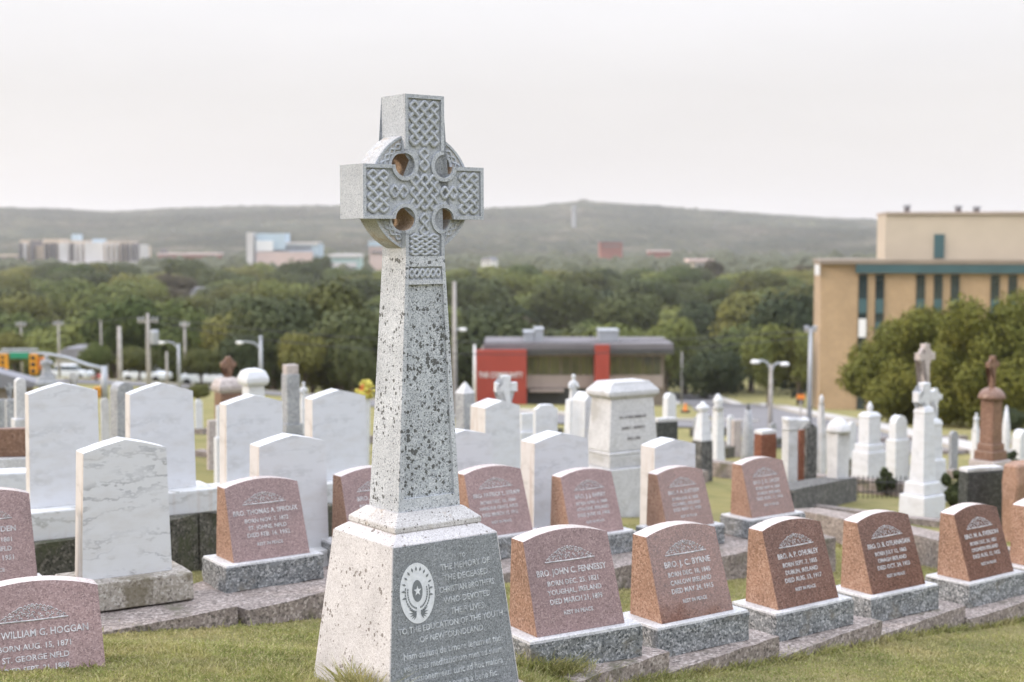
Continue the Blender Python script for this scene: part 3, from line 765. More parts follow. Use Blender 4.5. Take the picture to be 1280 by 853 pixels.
# dark dressed inscription panel, a few mm proud
ang = math.atan2(z_bt - z_b0, (BD0 - BD1) / 2); Lp = math.hypot(z_bt - z_b0, (BD0 - BD1) / 2)
MP = Matrix.Translation((0, -BD0 / 2 - .003, z_b0)) @ Matrix.Rotation(ang, 4, 'X')
bm = bmesh.new()
quad_ring(bm, [[(-BW0 / 2 + .006, .003, -.004), (BW0 / 2 - .006, .003, -.004), (BW1 / 2 - .006, Lp - .004, -.004), (-BW1 / 2 + .006, Lp - .004, -.004)],
               [(-BW0 / 2 + .008, .005, .0), (BW0 / 2 - .008, .005, .0), (BW1 / 2 - .008, Lp - .006, .0), (-BW1 / 2 + .008, Lp - .006, .0)]])
bm.transform(MP); obj('inscription_panel', bm, G['cross_panel'], CR)
for s, size, x, y, sx in [("TO", .030, .095, .775, .9), ("THE MEMORY OF", .043, .110, .722, .92), ("THE DECEASED", .043, .110, .664, .92), ("CHRISTIAN BROTHERS", .043, .112, .604, .78),
                          ("WHO DEVOTED", .043, .110, .545, .92), ("THEIR LIVES", .043, .105, .485, .92), ("TO THE EDUCATION OF THE YOUTH", .042, .0, .425, .90), ("OF NEWFOUNDLAND.", .042, .0, .366, .92),
                          ("Nam soliusq de timore legum et tuo", .048, .0, .290, .85), ("venit nos meditationum mea ad suum", .048, 0, .230, .83), ("in passionem eius tunc ad hoc maiora", .048, 0, .170, .83), ("et tu solus ex opere a bene fac", .048, 0, .110, .86), ("tu in terris pax tecum", .046, 0, .050, .86)]:
    bm = bmesh.new(); text_bm(bm, s, size * 1.05, x, y, .001, sx=sx); bm.transform(MP); obj('inscription_line', bm, G['letter_pale'], CR)
# oval emblem with a star in a wreath
bm = bmesh.new(); ex, ey, ra, rb = -.205, .625, .108, .158
def oval(k0, k1, z0, z1, mat, n=40, dx=0, dy=0):
    a = [[bm.verts.new((ex + dx + ra * k * math.cos(2 * PI * i / n), ey + dy + rb * k * math.sin(2 * PI * i / n), z)) for i in range(n)] for k, z in ((k0, z0), (k1, z1))]
    for i in range(n):
        f = bm.faces.new((a[0][i], a[0][(i + 1) % n], a[1][(i + 1) % n], a[1][i])); f.material_index = mat
    return a
def disc(k, z, mat, dy=0, kx=1.0, n=40):
    vs = [bm.verts.new((ex + ra * k * kx * math.cos(2 * PI * i / n), ey + dy + rb * k * math.sin(2 * PI * i / n), z)) for i in range(n)]
    f = bm.faces.new(vs); f.material_index = mat
disc(1.0, .0022, 0); oval(1.0, 1.0, -.001, .0022, 0)
disc(.36, .0036, 1, dy=.012, kx=.82)
star = []
for i in range(10):
    rad = .026 if i % 2 == 0 else .0105
    star.append(bm.verts.new((ex + rad * math.sin(i * PI / 5) * .95, ey + .012 + rad * math.cos(i * PI / 5) * 1.1, .005)))
sc_ = bm.verts.new((ex, ey + .012, .005))
for i in range(10): bm.faces.new((sc_, star[i], star[(i + 1) % 10]))
def leafshape(x, y, an, l, w, mat=1, z=.0036):
    c, s = math.cos(an), math.sin(an); pts = [(0, 0), (l * .45, w / 2), (l, 0), (l * .45, -w / 2)]
    f = bm.faces.new([bm.verts.new((ex + x + c * a - s * b, ey + y + s * a + c * b, z)) for a, b in pts]); f.material_index = mat
for i in range(13):                                   # rays of leaves over the top
    an = R(-12 + 204 * i / 12); leafshape(math.cos(an) * ra * .68, math.sin(an) * rb * .68 + .008, an, .026, .013)
for s in (-1, 1):                                     # nested wreath bands
    for kk, wd in ((.56, .0045), (.70, .0035)):
        for i in range(11):
            a1 = R(-80 + 100 * i / 11); a2 = R(-80 + 100 * (i + .82) / 11)
            pts = [(math.cos(a) * ra * k * s, math.sin(a) * rb * k * .92 + .004, ) for a, k in ((a1, kk - .035), (a2, kk - .035), (a2, kk + .035), (a1, kk + .035))]
            f = bm.faces.new([bm.verts.new((ex + p[0], ey + p[1], .0036)) for p in pts]); f.material_index = 1
    for i in range(5): leafshape(s * .012, -rb * .66, R(90 - s * (60 + 22 * i)) if s > 0 else R(150 + 22 * i), .055 - .004 * i, .010)
bm.transform(MP); obj('emblem', bm, [G['emblem'], G['emblem_dark']], CR)
bm = bmesh.new(); frus(bm, 1.12, 1.16, -.15, 1.10, 1.14, z_b0 - .003); bevel(bm, .02, 2)
bmesh.ops.subdivide_edges(bm, edges=[e for e in bm.edges if e.calc_length() > .3], cuts=5)
for v in bm.verts: v.co += noise.noise_vector(v.co * 6) * .008
obj('footing_slab', bm, G['pinkslab'], CR)
# small pinkish stone on the grass beside the plinth's left foot
# ------------------------------------------------------------------ background monuments
def monument(name, label, cat, px, Y, segs, rz=35, group=None, pbase=None):
    """segs top to bottom: (part, material, shape, ytop, ybot, wtop_px, wbot_px, depth ratio)"""
    x = X(px, Y); ra_ = R(rz) + math.atan((px - 640) / F)
    zb = gz(x, Y); k0 = Y / F; parts = []
    for part, mt, shape, yt, yb, wt, wb, dr in segs:
        z1 = Z(yt, Y) - zb; z0 = (Z(yb, Y) - zb) if yb is not None else -.12
        if shape in ('lathe', 'figure', 'dome', 'urn', 'finial'): kx = k0
        elif shape == 'cross': kx = k0 / (math.cos(ra_) + .22 * math.sin(abs(ra_)))
        else: kx = k0 / (math.cos(ra_) + dr * math.sin(abs(ra_)))
        w1, w0 = wt * kx, wb * kx; bm = bmesh.new(); h = z1 - z0; smooth = False
        if shape == 'box': frus(bm, w0, w0 * dr, z0, w1, w1 * dr, z1); bevel(bm, min(.02, w0 * .05), 2)
        elif shape == 'pyr': quad_ring(bm, [rect(w0, w0 * dr, z0), rect(.02, .02, z1)])
        elif shape == 'cap':                               # overhanging cap with domed top
            quad_ring(bm, [rect(w0 * .86, w0 * dr * .86, z0), rect(w0, w0 * dr, z0 + h * .22), rect(w0, w0 * dr, z0 + h * .45), rect(w0 * .8, w0 * dr * .76, z0 + h * .85), rect(w1, w1 * dr, z1)]); bevel(bm, .012, 2)
        elif shape == 'gable':
            poly = [(-w0 / 2, z0), (w0 / 2, z0), (w1 / 2, z1 - h * .06), (0, z1), (-w1 / 2, z1 - h * .06)]; extr(bm, poly, -w0 * dr / 2, w0 * dr / 2); bevel(bm, .01, 2)
        elif shape == 'round':                             # round-headed slab
            hr = min(w1 / 2, h * .9)
            poly = [(-w0 / 2, z0), (w0 / 2, z0)] + [(w1 / 2 * math.cos(PI * i / 12), z1 - hr + hr * math.sin(PI * i / 12)) for i in range(13)]
            extr(bm, poly, -w0 * dr / 2, w0 * dr / 2); bevel(bm, .012, 2)
        elif shape == 'shoulder':
            poly = [(-w0 / 2, z0), (w0 / 2, z0), (w1 / 2, z1 - h * .14), (w1 * .36, z1 - h * .10), (w1 * .3, z1 - h * .02), (0, z1), (-w1 * .3, z1 - h * .02), (-w1 * .36, z1 - h * .10), (-w1 / 2, z1 - h * .14)]
            extr(bm, poly, -w0 * dr / 2, w0 * dr / 2); bevel(bm, .01, 2)
        elif shape == 'cross':
            a = w1 * dr / 2; c = z1 - w1 * .5
            fl = 1.12
            poly = [(-a, z0), (a, z0), (a * .85, c - a), (w1 / 2, c - a * fl), (w1 / 2, c + a * fl), (a * .85, c + a), (a * fl, z1), (-a * fl, z1), (-a * .85, c + a), (-w1 / 2, c + a * fl), (-w1 / 2, c - a * fl), (-a * .85, c - a)]
            extr(bm, poly, -a * .8, a * .8); bevel(bm, a * .12, 1)
        elif shape == 'celtic':
            a = w1 * .15; c = z1 - w1 * .52
            poly = [(-a * 1.1, z0), (a * 1.1, z0), (a, c - a), (w1 / 2, c - a), (w1 / 2, c + a), (a, c + a), (a, z1), (-a, z1), (-a, c + a), (-w1 / 2, c + a), (-w1 / 2, c - a), (-a, c - a)]
            extr(bm, poly, -a * .9, a * .9)
            tube(bm, [(w1 * .36 * math.cos(2 * PI * i / 28), 0, c + w1 * .36 * math.sin(2 * PI * i / 28)) for i in range(28)], a * .55, 6, True)
        elif shape == 'lathe': lathe(bm, [(w0 / 2, z0), ((w0 * .7 + w1 * .3) / 2, z0 + h * .25), ((w0 + w1) / 4, z0 + h * .6), (w1 / 2, z1)], 16); smooth = True
        elif shape == 'dome': lathe(bm, [(w0 / 2, z0)] + [(w0 / 2 * math.cos(R(a)), z0 + h * math.sin(R(a))) for a in range(10, 86, 12)], 18); smooth = True
        elif shape == 'urn': lathe(bm, [(w0 * .22, z0), (w0 * .2, z0 + h * .15), (w0 * .5, z0 + h * .5), (w0 * .46, z0 + h * .68), (w0 * .22, z0 + h * .82), (w0 * .12, z1)], 16); smooth = True
        elif shape == 'finial': lathe(bm, [(w0 * .5, z0), (w0 * .25, z0 + h * .25), (w0 * .42, z0 + h * .5), (w0 * .3, z0 + h * .72), (w0 * .08, z1)], 14); smooth = True
        elif shape == 'figure':                            # draped standing figure
            prof = [(.50, 0), (.46, .12), (.38, .35), (.33, .55), (.40, .68), (.40, .76), (.18, .82), (.13, .84), (.2, .88), (.21, .94), (.13, .99), (.02, 1.0)]
            quad_ring(bm, [[(r_ * w0 * math.cos(2 * PI * i / 18) * (1 + .12 * math.sin(i * 2.4) * (t < .7)), r_ * w0 * .72 * math.sin(2 * PI * i / 18) * (1 + .1 * math.cos(i * 3.1) * (t < .7)) - (.03 * w0 if t > .8 else 0), z0 + h * t) for i in range(18)] for r_, t in prof]); smooth = True
            for s in (-1, 1):
                tube(bm, [(s * .36 * w0, 0, z0 + h * .74), (s * .46 * w0, -.12 * w0, z0 + h * .60), (s * .14 * w0, -.38 * w0, z0 + h * (.60 if s < 0 else .68))], [.12 * w0, .10 * w0, .06 * w0], 7)
        elif shape == 'rough':
            frus(bm, w0, w0 * dr, z0, w1, w1 * dr, z1); bevel(bm, .03, 1); bmesh.ops.subdivide_edges(bm, edges=bm.edges[:], cuts=4, use_grid_fill=True)
            for v in bm.verts: v.co += noise.noise_vector(v.co * 5 + Vector((px, 0, 0))) * .035
        parts.append((part, bm, mt, smooth))
    if len(parts) == 1:
        o = obj(name, parts[0][1], G[parts[0][2]], None, parts[0][3], (x, Y, zb), R(rz))
        return tag(o, label, cat, group)
    t = empty(name, (x, Y, zb), R(rz)); tag(t, label, cat, group)
    for part, bm, mt, smooth in parts: obj(part, bm, G[mt], t, smooth)
    return t
mon = monument
HS = 'headstone'; MO = 'monument'
# left side
mon('stone_obelisk', 'slim round topped pale obelisk at the far left, left of the tall white tablet', 'obelisk', 22, 19, [('shaft', 'greylight', 'round', 473, 524, 14, 16, .8), ('base', 'greylight', 'box', 524, 545, 24, 24, .9), ('footing', 'greylight', 'box', 545, None, 30, 30, .9)])
mon('stone_cross', 'small grey stone cross on a tall grey block by the left edge', 'cross', 9, 22, [('cross', 'greystone', 'cross', 480, 502, 10, 5, .3), ('pedestal', 'greystone', 'box', 500, None, 13, 16, .9)])
mon('block_headstone', 'low brown granite block headstone with pale lettering at the left edge', HS, 6, 16.5, [('stone', 'brown', 'box', 536, 573, 46, 46, .22), ('base', 'greylight', 'box', 573, None, 52, 52, .34)], 12)
mon('ledger_slab', 'pale flat marble ledger slab in front of the brown block headstone at left', 'grave slab', 8, 14.6, [('slab', 'marble', 'box', 590, None, 80, 82, .5)], 15)
mon('angel_statue', 'grey stone angel figure on a pedestal seen over the tallest left tablet', 'statue', 56, 40, [('figure', 'greystone', 'figure', 444, 474, 15, 15, 1), ('capital', 'greystone', 'cap', 471, 484, 20, 26, 1), ('pedestal', 'greystone', 'box', 484, None, 20, 24, 1)], 20)
mon('stone_cross', 'tiny white stone cross between the signal pole and the angel statue', 'cross', 90, 36, [('cross', 'greylight', 'cross', 466, 492, 12, 6, .34), ('pedestal', 'greylight', 'box', 490, None, 13, 18, .8)])
mon('round_top_pillar', 'dark grey round topped square pillar between two tall white tablets at left', 'pillar', 150, 24, [('shaft', 'greystone', 'round', 478, 560, 29, 31, .9), ('base', 'greystone', 'box', 560, None, 38, 38, .9)], 40)
mon('small_headstone', 'small white headstone low between two tall white tablets at left', HS, 128, 27, [('stone', 'greylight', 'round', 498, None, 11, 12, .3)])
mon('brown_cross_monument', 'brown stone monument with hipped cap and stubby cross at centre left', MO, 284, 27, [('cross', 'brown', 'celtic', 446, 476, 21, 12, .4), ('cap', 'pinkstone', 'cap', 472, 491, 16, 44, .95), ('shaft', 'brown', 'box', 491, 545, 36, 37, .95), ('base', 'pinkstone', 'box', 545, None, 48, 50, .95)], 30)
mon('mushroom_cap_pillar', 'white pillar with a broad mushroom shaped cap behind the tall tablets', 'pillar', 315, 22.5, [('cap', 'marble', 'cap', 461, 482, 15, 40, 1), ('shaft', 'marble', 'box', 482, 560, 28, 30, 1), ('base', 'marble', 'box', 560, None, 40, 42, 1)], 35)
mon('square_pillar', 'tall square grey pillar with a light brown panel on top', 'pillar', 362, 25, [('finial_block', 'pinkstone', 'box', 456, 468, 20, 20, .8), ('shaft', 'greystone', 'box', 468, 530, 23, 24, .9), ('base', 'greystone', 'box', 530, 545, 30, 30, .9), ('footing', 'darkrough', 'box', 545, None, 38, 38, .9)], 35)
mon('figure_statue', 'small white statue beside the square grey pillar', 'statue', 378, 30, [('figure', 'marble', 'figure', 478, 510, 10, 10, 1), ('pedestal', 'marble', 'box', 508, None, 12, 16, 1)])
mon('small_headstone', 'small pinkish headstone low beside the brown cross monument', HS, 265, 25, [('stone', 'pinkstone', 'box', 526, None, 18, 20, .4)])
mon('small_headstone', 'narrow white headstone at the left foot of the pillar with the mushroom cap', HS, 272, 22, [('stone', 'marble', 'box', 508, 548, 9, 9, .6), ('base', 'marble', 'box', 548, None, 15, 16, .8)])
# middle
mon('pyramid_top_pillar', 'grey square pillar with a pyramid top right of the cross shaft', 'pillar', 581, 25, [('cap', 'greylight', 'pyr', 478, 492, 2, 26, 1), ('shaft', 'greystone', 'box', 492, None, 25, 28, 1)], 40)
mon('white_cross', 'plain white stone cross rising behind a tall white tablet right of the shaft', 'cross', 632, 20.8, [('cross', 'marble', 'cross', 470, 520, 29, 12, .36), ('pedestal', 'marble', 'box', 512, None, 20, 30, .8)], 20)
mon('small_headstone', 'small white block headstone left of the twin shouldered one', HS, 659, 24, [('stone', 'marble', 'box', 517, 540, 19, 20, .4), ('base', 'marble', 'box', 540, None, 26, 26, .6)], 20)
mon('small_headstone', 'small white headstone with cut corners in front of the red wall', HS, 682, 21.5, [('stone', 'marble', 'shoulder', 506, 546, 31, 31, .35), ('base', 'marble', 'box', 546, None, 38, 38, .5)], 15)
mon('figure_statue', 'slender white statue of a robed figure left of the big tomb', 'statue', 717, 24, [('figure', 'marble', 'figure', 468, 512, 14, 14, 1), ('pedestal', 'marble', 'box', 500, None, 20, 30, .9)], 25)
mon('white_block', 'tall white marble block leaning against the big tomb, right of the statue', MO, 731, 21, [('shaft', 'marble', 'gable', 490, None, 26, 36, .9)], 40)
t = mon('tomb_monument', 'massive pale grey tomb with flared sides and a domed overhanging lid', 'tomb', 779, 20.5, [('lid', 'greylight', 'cap', 476, 497, 66, 93, .62), ('body', 'greylight', 'box', 496, 562, 78, 90, .62), ('moulding', 'greylight', 'box', 562, 566, 92, 94, .66), ('plinth', 'greylight', 'box', 566, 582, 92, 92, .66), ('base', 'greylight', 'box', 582, None, 104, 108, .7)], 33)
hb = Z(496, 20.5) - Z(562, 20.5)
kxx = 20.5 / F / (math.cos(R(33) + .078) + .62 * math.sin(R(33) + .078))
y0 = -90 * kxx * .31; y1 = -78 * kxx * .31
zb_ = Z(562, 20.5) - gz(X(779, 20.5), 20.5)
for i, s in enumerate(("IN LOVING MEMORY", "JAMES T. MURPHY", "DIED 1898")):
    bm = bmesh.new(); text_bm(bm, s, .058, 0, .47 - .155 * i, 0, sx=.9)
    bm.transform(Matrix.Translation((0, y0 - .004, zb_)) @ Matrix.Rotation(math.atan2(hb, y1 - y0), 4, 'X')); obj('inscription_line', bm, G['letter_dark'], t)
mon('dark_headstone', 'dark brown headstone with a pale sloping top right of the big tomb', HS, 834, 24, [('top', 'greylight', 'gable', 523, 528, 29, 30, .35), ('stone', 'dark', 'box', 528, None, 30, 30, .32)], 20)
mon('small_headstone', 'narrow white headstone behind the dark brown one right of the tomb', HS, 838, 33, [('stone', 'marble', 'round', 492, None, 15, 20, .5)])
mon('draped_urn_pillar', 'leaning white draped pillar left of its white finial neighbour', MO, 880, 29, [('drape', 'marble', 'urn', 503, 520, 15, 17, 1), ('shaft', 'marble', 'box', 518, 552, 15, 24, .9), ('base', 'darkrough', 'box', 552, None, 26, 27, .9)])
mon('finial_pillar', 'white pillar with a pointed finial right of the draped pillar', MO, 899, 36, [('finial', 'marble', 'finial', 493, 512, 13, 16, 1), ('shaft', 'marble', 'box', 511, None, 13, 20, .9)])
mon('cone_monument', 'grey cone shaped monument with a dark tip near the road', MO, 937, 37, [('tip', 'dark', 'lathe', 505, 514, 2, 6, 1), ('shaft', 'greystone', 'lathe', 513, None, 8, 19, 1)])
mon('small_headstone', 'small pink headstone between the finial pillar and grey cone', HS, 922, 39, [('stone', 'pinkstone', 'box', 526, None, 13, 14, .5)])
mon('brown_headstone', 'dark red slanted headstone with a pale top in front of a light one', HS, 959, 26, [('top', 'greylight', 'gable', 538, 543, 27, 28, .6), ('stone', 'brownred', 'box', 543, None, 28, 30, .6)], 30)
mon('white_pillar', 'white pillar with a carved block top, left of two dark stones', MO, 990, 25.5, [('carving', 'greylight', 'rough', 523, 540, 25, 23, .8), ('shaft', 'greylight', 'box', 540, None, 20, 21, .8)], 30)
mon('brown_headstone', 'narrow red brown headstone squeezed between a white pillar and a dark stone', HS, 1003, 26, [('stone', 'brownred', 'box', 538, None, 11, 11, .9)], 30)
mon('dark_headstone', 'dark grey tall headstone right of the white carved pillar', HS, 1015, 26.5, [('stone', 'darkrough', 'gable', 530, None, 18, 19, .5)], 30)
mon('carved_headstone', 'low greyish white carved headstone behind the pillar and dark stone', HS, 998, 31, [('stone', 'greylight', 'rough', 524, None, 34, 36, .4)], 20)
mon('grey_obelisk', 'slim grey obelisk with a ball finial before the tan building', 'obelisk', 1029, 31, [('finial', 'greylight', 'finial', 494, 506, 7, 8, 1), ('shaft', 'greylight', 'box', 505, 540, 7, 12, 1), ('base', 'greylight', 'box', 540, None, 15, 15, 1)])
mon('bullet_headstone', 'grey white bullet shaped headstone left of the white urn monument', HS, 1051, 25, [('cap', 'greylight', 'dome', 524, 541, 30, 31, 1), ('stone', 'greylight', 'box', 540, None, 30, 25, .8)], 35)
mon('urn_monument', 'white marble monument with a small finial on stepped bases', MO, 1090, 29, [('finial', 'marble', 'finial', 503, 518, 9, 10, 1), ('cap', 'marble', 'cap', 516, 524, 18, 29, .8), ('shaft', 'marble', 'box', 523, 556, 27, 28, .8), ('base', 'marble', 'box', 556, 565, 36, 37, .8), ('footing', 'marble', 'box', 565, None, 42, 44, .8)], 35)
mon('small_headstone', 'small white round topped headstone before the big green tree', HS, 1126, 32, [('stone', 'marble', 'round', 520, 550, 22, 22, .5), ('base', 'marble', 'box', 550, None, 30, 30, .6)])
mon('white_cross_monument', 'tall white marble cross monument on stepped bases inside the iron fence', 'cross monument', 1158, 22.3, [('cross', 'marble', 'cross', 479, 516, 27, 10, .34), ('cap', 'marble', 'cap', 508, 520, 13, 26, .9), ('shaft', 'marble', 'box', 518, 604, 25, 33, .9), ('plinth', 'marble', 'box', 604, 620, 44, 46, .95), ('base', 'marble', 'box', 620, None, 56, 58, .95)], 36)
mon('white_cross_monument', 'white monument with rounded cross behind the taller white cross', 'cross monument', 1171, 26, [('cross', 'marble', 'celtic', 486, 526, 21, 9, .4), ('cap', 'marble', 'cap', 524, 534, 10, 22, .9), ('shaft', 'marble', 'box', 533, 575, 20, 23, .9), ('base', 'marble', 'box', 575, None, 32, 36, .95)], 30)
mon('stone_celtic_cross', 'weathered pinkish grey wheel cross standing behind the white crosses', 'cross', 1158, 32, [('cross', 'pinkstone', 'celtic', 430, 500, 28, 12, .4), ('shaft', 'pinkstone', 'box', 495, None, 14, 24, .9)], 35)
mon('figure_statue', 'tiny white statue on the lawn left of the brown column', 'statue', 1224, 38, [('figure', 'marble', 'figure', 517, 540, 8, 9, 1), ('pedestal', 'marble', 'box', 538, None, 10, 12, 1)])
mon('brown_column', 'tall brown granite column with rounded cap and a small cross on top', 'column', 1243, 27.5, [('cross', 'brown', 'celtic', 445, 486, 19, 8, .4), ('cap', 'brown', 'dome', 484, 499, 33, 34, 1), ('shaft', 'brown', 'box', 498, 555, 26, 28, .95), ('plinth', 'brown', 'box', 555, 564, 33, 34, .95), ('base', 'brown', 'box', 564, 576, 40, 41, .95), ('footing', 'pinkstone', 'box', 576, None, 52, 53, .95)], 36)
mon('dark_headstone', 'black block headstone with a white upper edge, front of the brown column', HS, 1232, 19.3, [('top', 'greylight', 'gable', 585, 590, 52, 55, .3), ('stone', 'dark', 'box', 590, None, 54, 56, .3)], 20)
mon('rough_headstone', 'reddish rough hewn headstone at the right edge beside the black block', HS, 1280, 18.8, [('stone', 'red_side', 'rough', 580, None, 42, 42, .6)], 35)
mon('small_headstone', 'white headstone at the right edge beyond the brown column', HS, 1282, 36, [('stone', 'marble', 'round', 538, None, 22, 24, .5)])
mon('white_block', 'small white stone on the lawn behind the brown column', MO, 1262, 40, [('stone', 'marble', 'finial', 508, None, 9, 14, 1)])
mon('small_headstone', 'low pale headstone at the far left edge in front of the little hut', HS, -4, 27, [('stone', 'greystone', 'box', 500, None, 14, 16, .5)])
for i, (px, py, Y, w, mt, lb) in enumerate([(915, 520, 44, 9, 'marble', 'tiny white headstone by the road left of the pink one'), (872, 522, 46, 8, 'greystone', 'tiny grey headstone by the road left of the leaning white pillar'),
        (968, 530, 38, 10, 'greystone', 'tiny grey headstone behind the dark red slanted headstone'), (1068, 528, 36, 10, 'marble', 'tiny white headstone between the bullet shaped stone and the urn monument'), (1196, 540, 34, 12, 'greystone', 'tiny grey headstone between the white crosses and the brown column'),
        (246, 500, 38, 10, 'marble', 'tiny white headstone right of the second tall tablet'), (438, 520, 30, 10, 'greystone', 'tiny grey headstone between the tall tablet and the cross shaft')]):
    mon('small_headstone', lb, HS, px, Y, [('stone', mt, 'round', py, None, w, w, .4)], 30)

# grave kerbs further back, given by pixel pairs on the ground
def pkerb(p0, p1, label, m, wid=.2, h=.18, n=1):
    (x0, y0), (x1, y1) = ground_hit(*p0), ground_hit(*p1)
    P = []
    k = 6
    for i in range(k + 1):
        x = x0 + (x1 - x0) * i / k; y = y0 + (y1 - y0) * i / k; P.append((x, y, gz(x, y) + h))
    bm = bmesh.new(); dx, dy = x1 - x0, y1 - y0; l = math.hypot(dx, dy); nx, ny = -dy / l * wid / 2, dx / l * wid / 2
    quad_ring(bm, [[(x + nx, y + ny, z - h - .2), (x - nx, y - ny, z - h - .2), (x - nx, y - ny, z), (x + nx, y + ny, z)] for x, y, z in P])
    for v in bm.verts: v.co += noise.noise_vector(v.co * 3) * .012
    return tag(obj('grave_kerb', bm, m), label, 'kerb', None)
K = G['kerb']; KD = G['kerb_dark']
def kwall(p0, p1, label, m, wid=.3, h=.4): return pkerb(p0, p1, label, m, wid, h)
pkerb((845, 592), (1010, 612), 'pinkish concrete kerb running behind the red headstone that stands alone', K, .35, .34)
pkerb((1010, 612), (1290, 640), 'long pinkish kerb passing behind the iron fence at right', K, .35, .28)
kwall((975, 648), (1058, 628), 'dark rough granite plot wall right of the red headstone that stands alone', G['darkrough'], .5, .42)
pkerb((1010, 672), (1265, 735), 'mossy kerb behind the front row, between the fourth and fifth headstones', K, .4, .34)
pkerb((998, 640), (1215, 668), 'thin pale kerb on the lawn in front of the iron fence', K, .22, .10)
pkerb((868, 562), (960, 558), 'low grey kerb under the leaning white pillar', K, .25, .18)
pkerb((245, 545), (272, 543), 'upper short kerb on the lawn between two tall tablets', K, .25, .15)
pkerb((243, 572), (275, 575), 'lower short kerb on the lawn between two tall tablets', K, .25, .12)
kwall((-10, 634), (38, 625), 'dark kerb with grass in it at the left edge', KD, .3, .28)
pkerb((1090, 572), (1290, 566), 'pale kerb across the lawn under the big tree', K, .3, .12)
pkerb((780, 640), (800, 636), 'pale kerb end between the second and third red headstones of the second row', K, .3, .14)
pkerb((560, 560), (620, 556), 'low kerb hidden among white stones right of the shaft', K, .3, .15)
pkerb((385, 560), (470, 555), 'low brown kerb left of the cross shaft', K, .3, .2)
pkerb((1060, 597), (1135, 592), 'dark low kerb below the white urn monument', KD, .3, .18)
pkerb((1190, 600), (1290, 612), 'stone kerb at the foot of the brown column', K, .3, .2)

for p0, p1, lb, mt, h_ in [((868, 548), (925, 545), 'dark plot kerb behind the leaning white pillar', KD, .3), ((905, 575), (975, 560), 'dark kerb to the left of the dark red slanted headstone', KD, .3),
    ((1020, 585), (1075, 590), 'dark kerb at the foot of the bullet shaped headstone', KD, .25), ((690, 560), (730, 556), 'dark kerb at the foot of the robed statue', KD, .3),
    ((1100, 556), (1210, 552), 'thin kerb below the small round topped headstone by the tree', K, .2), ((1230, 556), (1300, 560), 'thin kerb behind the brown column', K, .2),
    ((780, 612), (880, 606), 'grey kerb at the foot of the big tomb', K, .25), ((640, 548), (700, 545), 'dark kerb under the small headstone with cut corners', KD, .25)]:
    pkerb(p0, p1, lb, mt, .28, h_)
def shrub(px, Y, wpx, h, label, seed):
    x = X(px, Y); z = gz(x, Y); w = wpx / F * Y
    t = empty('shrub', (x, Y, z)); tag(t, label, 'shrub')
    c = obj('foliage', leaf_cloud('foliage', seed, 14, 2600, (w / 2, w / 2, h * .55), .05, spread=True), G['leaf_dark'], t); c.location = (0, 0, h * .5)
    bm = bmesh.new(); lathe(bm, [(.05, -.1), (.03, h * .6)], 6); obj('stem', bm, G['bark'], t)
SHRUBS = [(852, 30, 26, .55, 'low dark shrub right of the dark brown headstone'), (1112, 27, 26, .5, 'low dark shrub between the urn monument and the white crosses'), (1200, 25, 36, .6, 'low dark shrub behind the iron railing left of the black block'),
    (1270, 34, 30, .7, 'low dark shrub right of the brown column'), (700, 28, 26, .6, 'low dark shrub between the cut corner headstone and the robed statue'), (1042, 40, 30, .8, 'low dark shrub behind the bullet shaped headstone')]

# iron fence around the white cross plot
def fence(p0, p1, label, h=.55):
    (x0, y0), (x1, y1) = ground_hit(*p0), ground_hit(*p1)
    L = math.hypot(x1 - x0, y1 - y0); an = math.atan2(y1 - y0, x1 - x0)
    zb0, zb1 = gz(x0, y0), gz(x1, y1)
    t = empty('iron_fence', (x0, y0, zb0), an); tag(t, label, 'fence')
    n = int(L / .13); sl = (zb1 - zb0) / L
    bm = bmesh.new()
    for k in range(n):
        s = (k + .5) * L / n; lathe(bm, [(.008, s * sl - .02), (.008, s * sl + h), (.015, s * sl + h + .02), (.002, s * sl + h + .07)], 5, s, 0)
    obj('railing_bars', bm, G['iron'], t)
    for zz in (.12, h - .06):
        bm = bmesh.new(); tube(bm, [(0, 0, zz), (L, 0, zz + sl * L)], .012, 5); obj('rail', bm, G['iron'], t)
    for k in range(3):
        bm = bmesh.new(); s = (0, .69, 1)[k] * L; lathe(bm, [(.03, s * sl - .05), (.03, s * sl + h + .25), (.045, s * sl + h + .27), (.02, s * sl + h + .35)], 8, s, 0); obj('post', bm, G['iron'], t)
    return t
fence((1062, 627), (1232, 624), 'dark iron railing on the lawn behind the tall white marble cross', .36)

# flowers
def bouquet(px, py, Y, label):
    x = X(px, Y); z = gz(x, Y); top = Z(py, Y) - z
    t = empty('flower_wreath', (x, Y, z)); tag(t, label, 'flowers')
    for part, mt, n, r in (('yellow_flowers', 'petal', 70, .2), ('orange_flowers', 'petal2', 22, .11)):
        bm = bmesh.new(); rr = random.Random(n)
        for i in range(n):
            a, b = rr.uniform(0, 2 * PI), rr.uniform(-1, 1); q = r * rr.uniform(.6, 1)
            c = Vector((q * math.cos(a) * math.sqrt(1 - b * b) * .9, q * math.sin(a) * .4, top - .2 + q * b * 1.1))
            bmesh.ops.create_icosphere(bm, subdivisions=1, radius=rr.uniform(.025, .05), matrix=Matrix.Translation(c) @ Matrix.Rotation(a, 4, 'X') @ Matrix.Diagonal((1, 1, .5, 1)))
        obj(part, bm, G[mt], t)
    bm = bmesh.new(); lathe(bm, [(.07, 0), (.10, top - .42), (.12, top - .36)], 10); obj('vase', bm, G['marble'], t)
bouquet(455, 475, 26, 'yellow and orange flower wreath on a white stand left of the cross shaft')

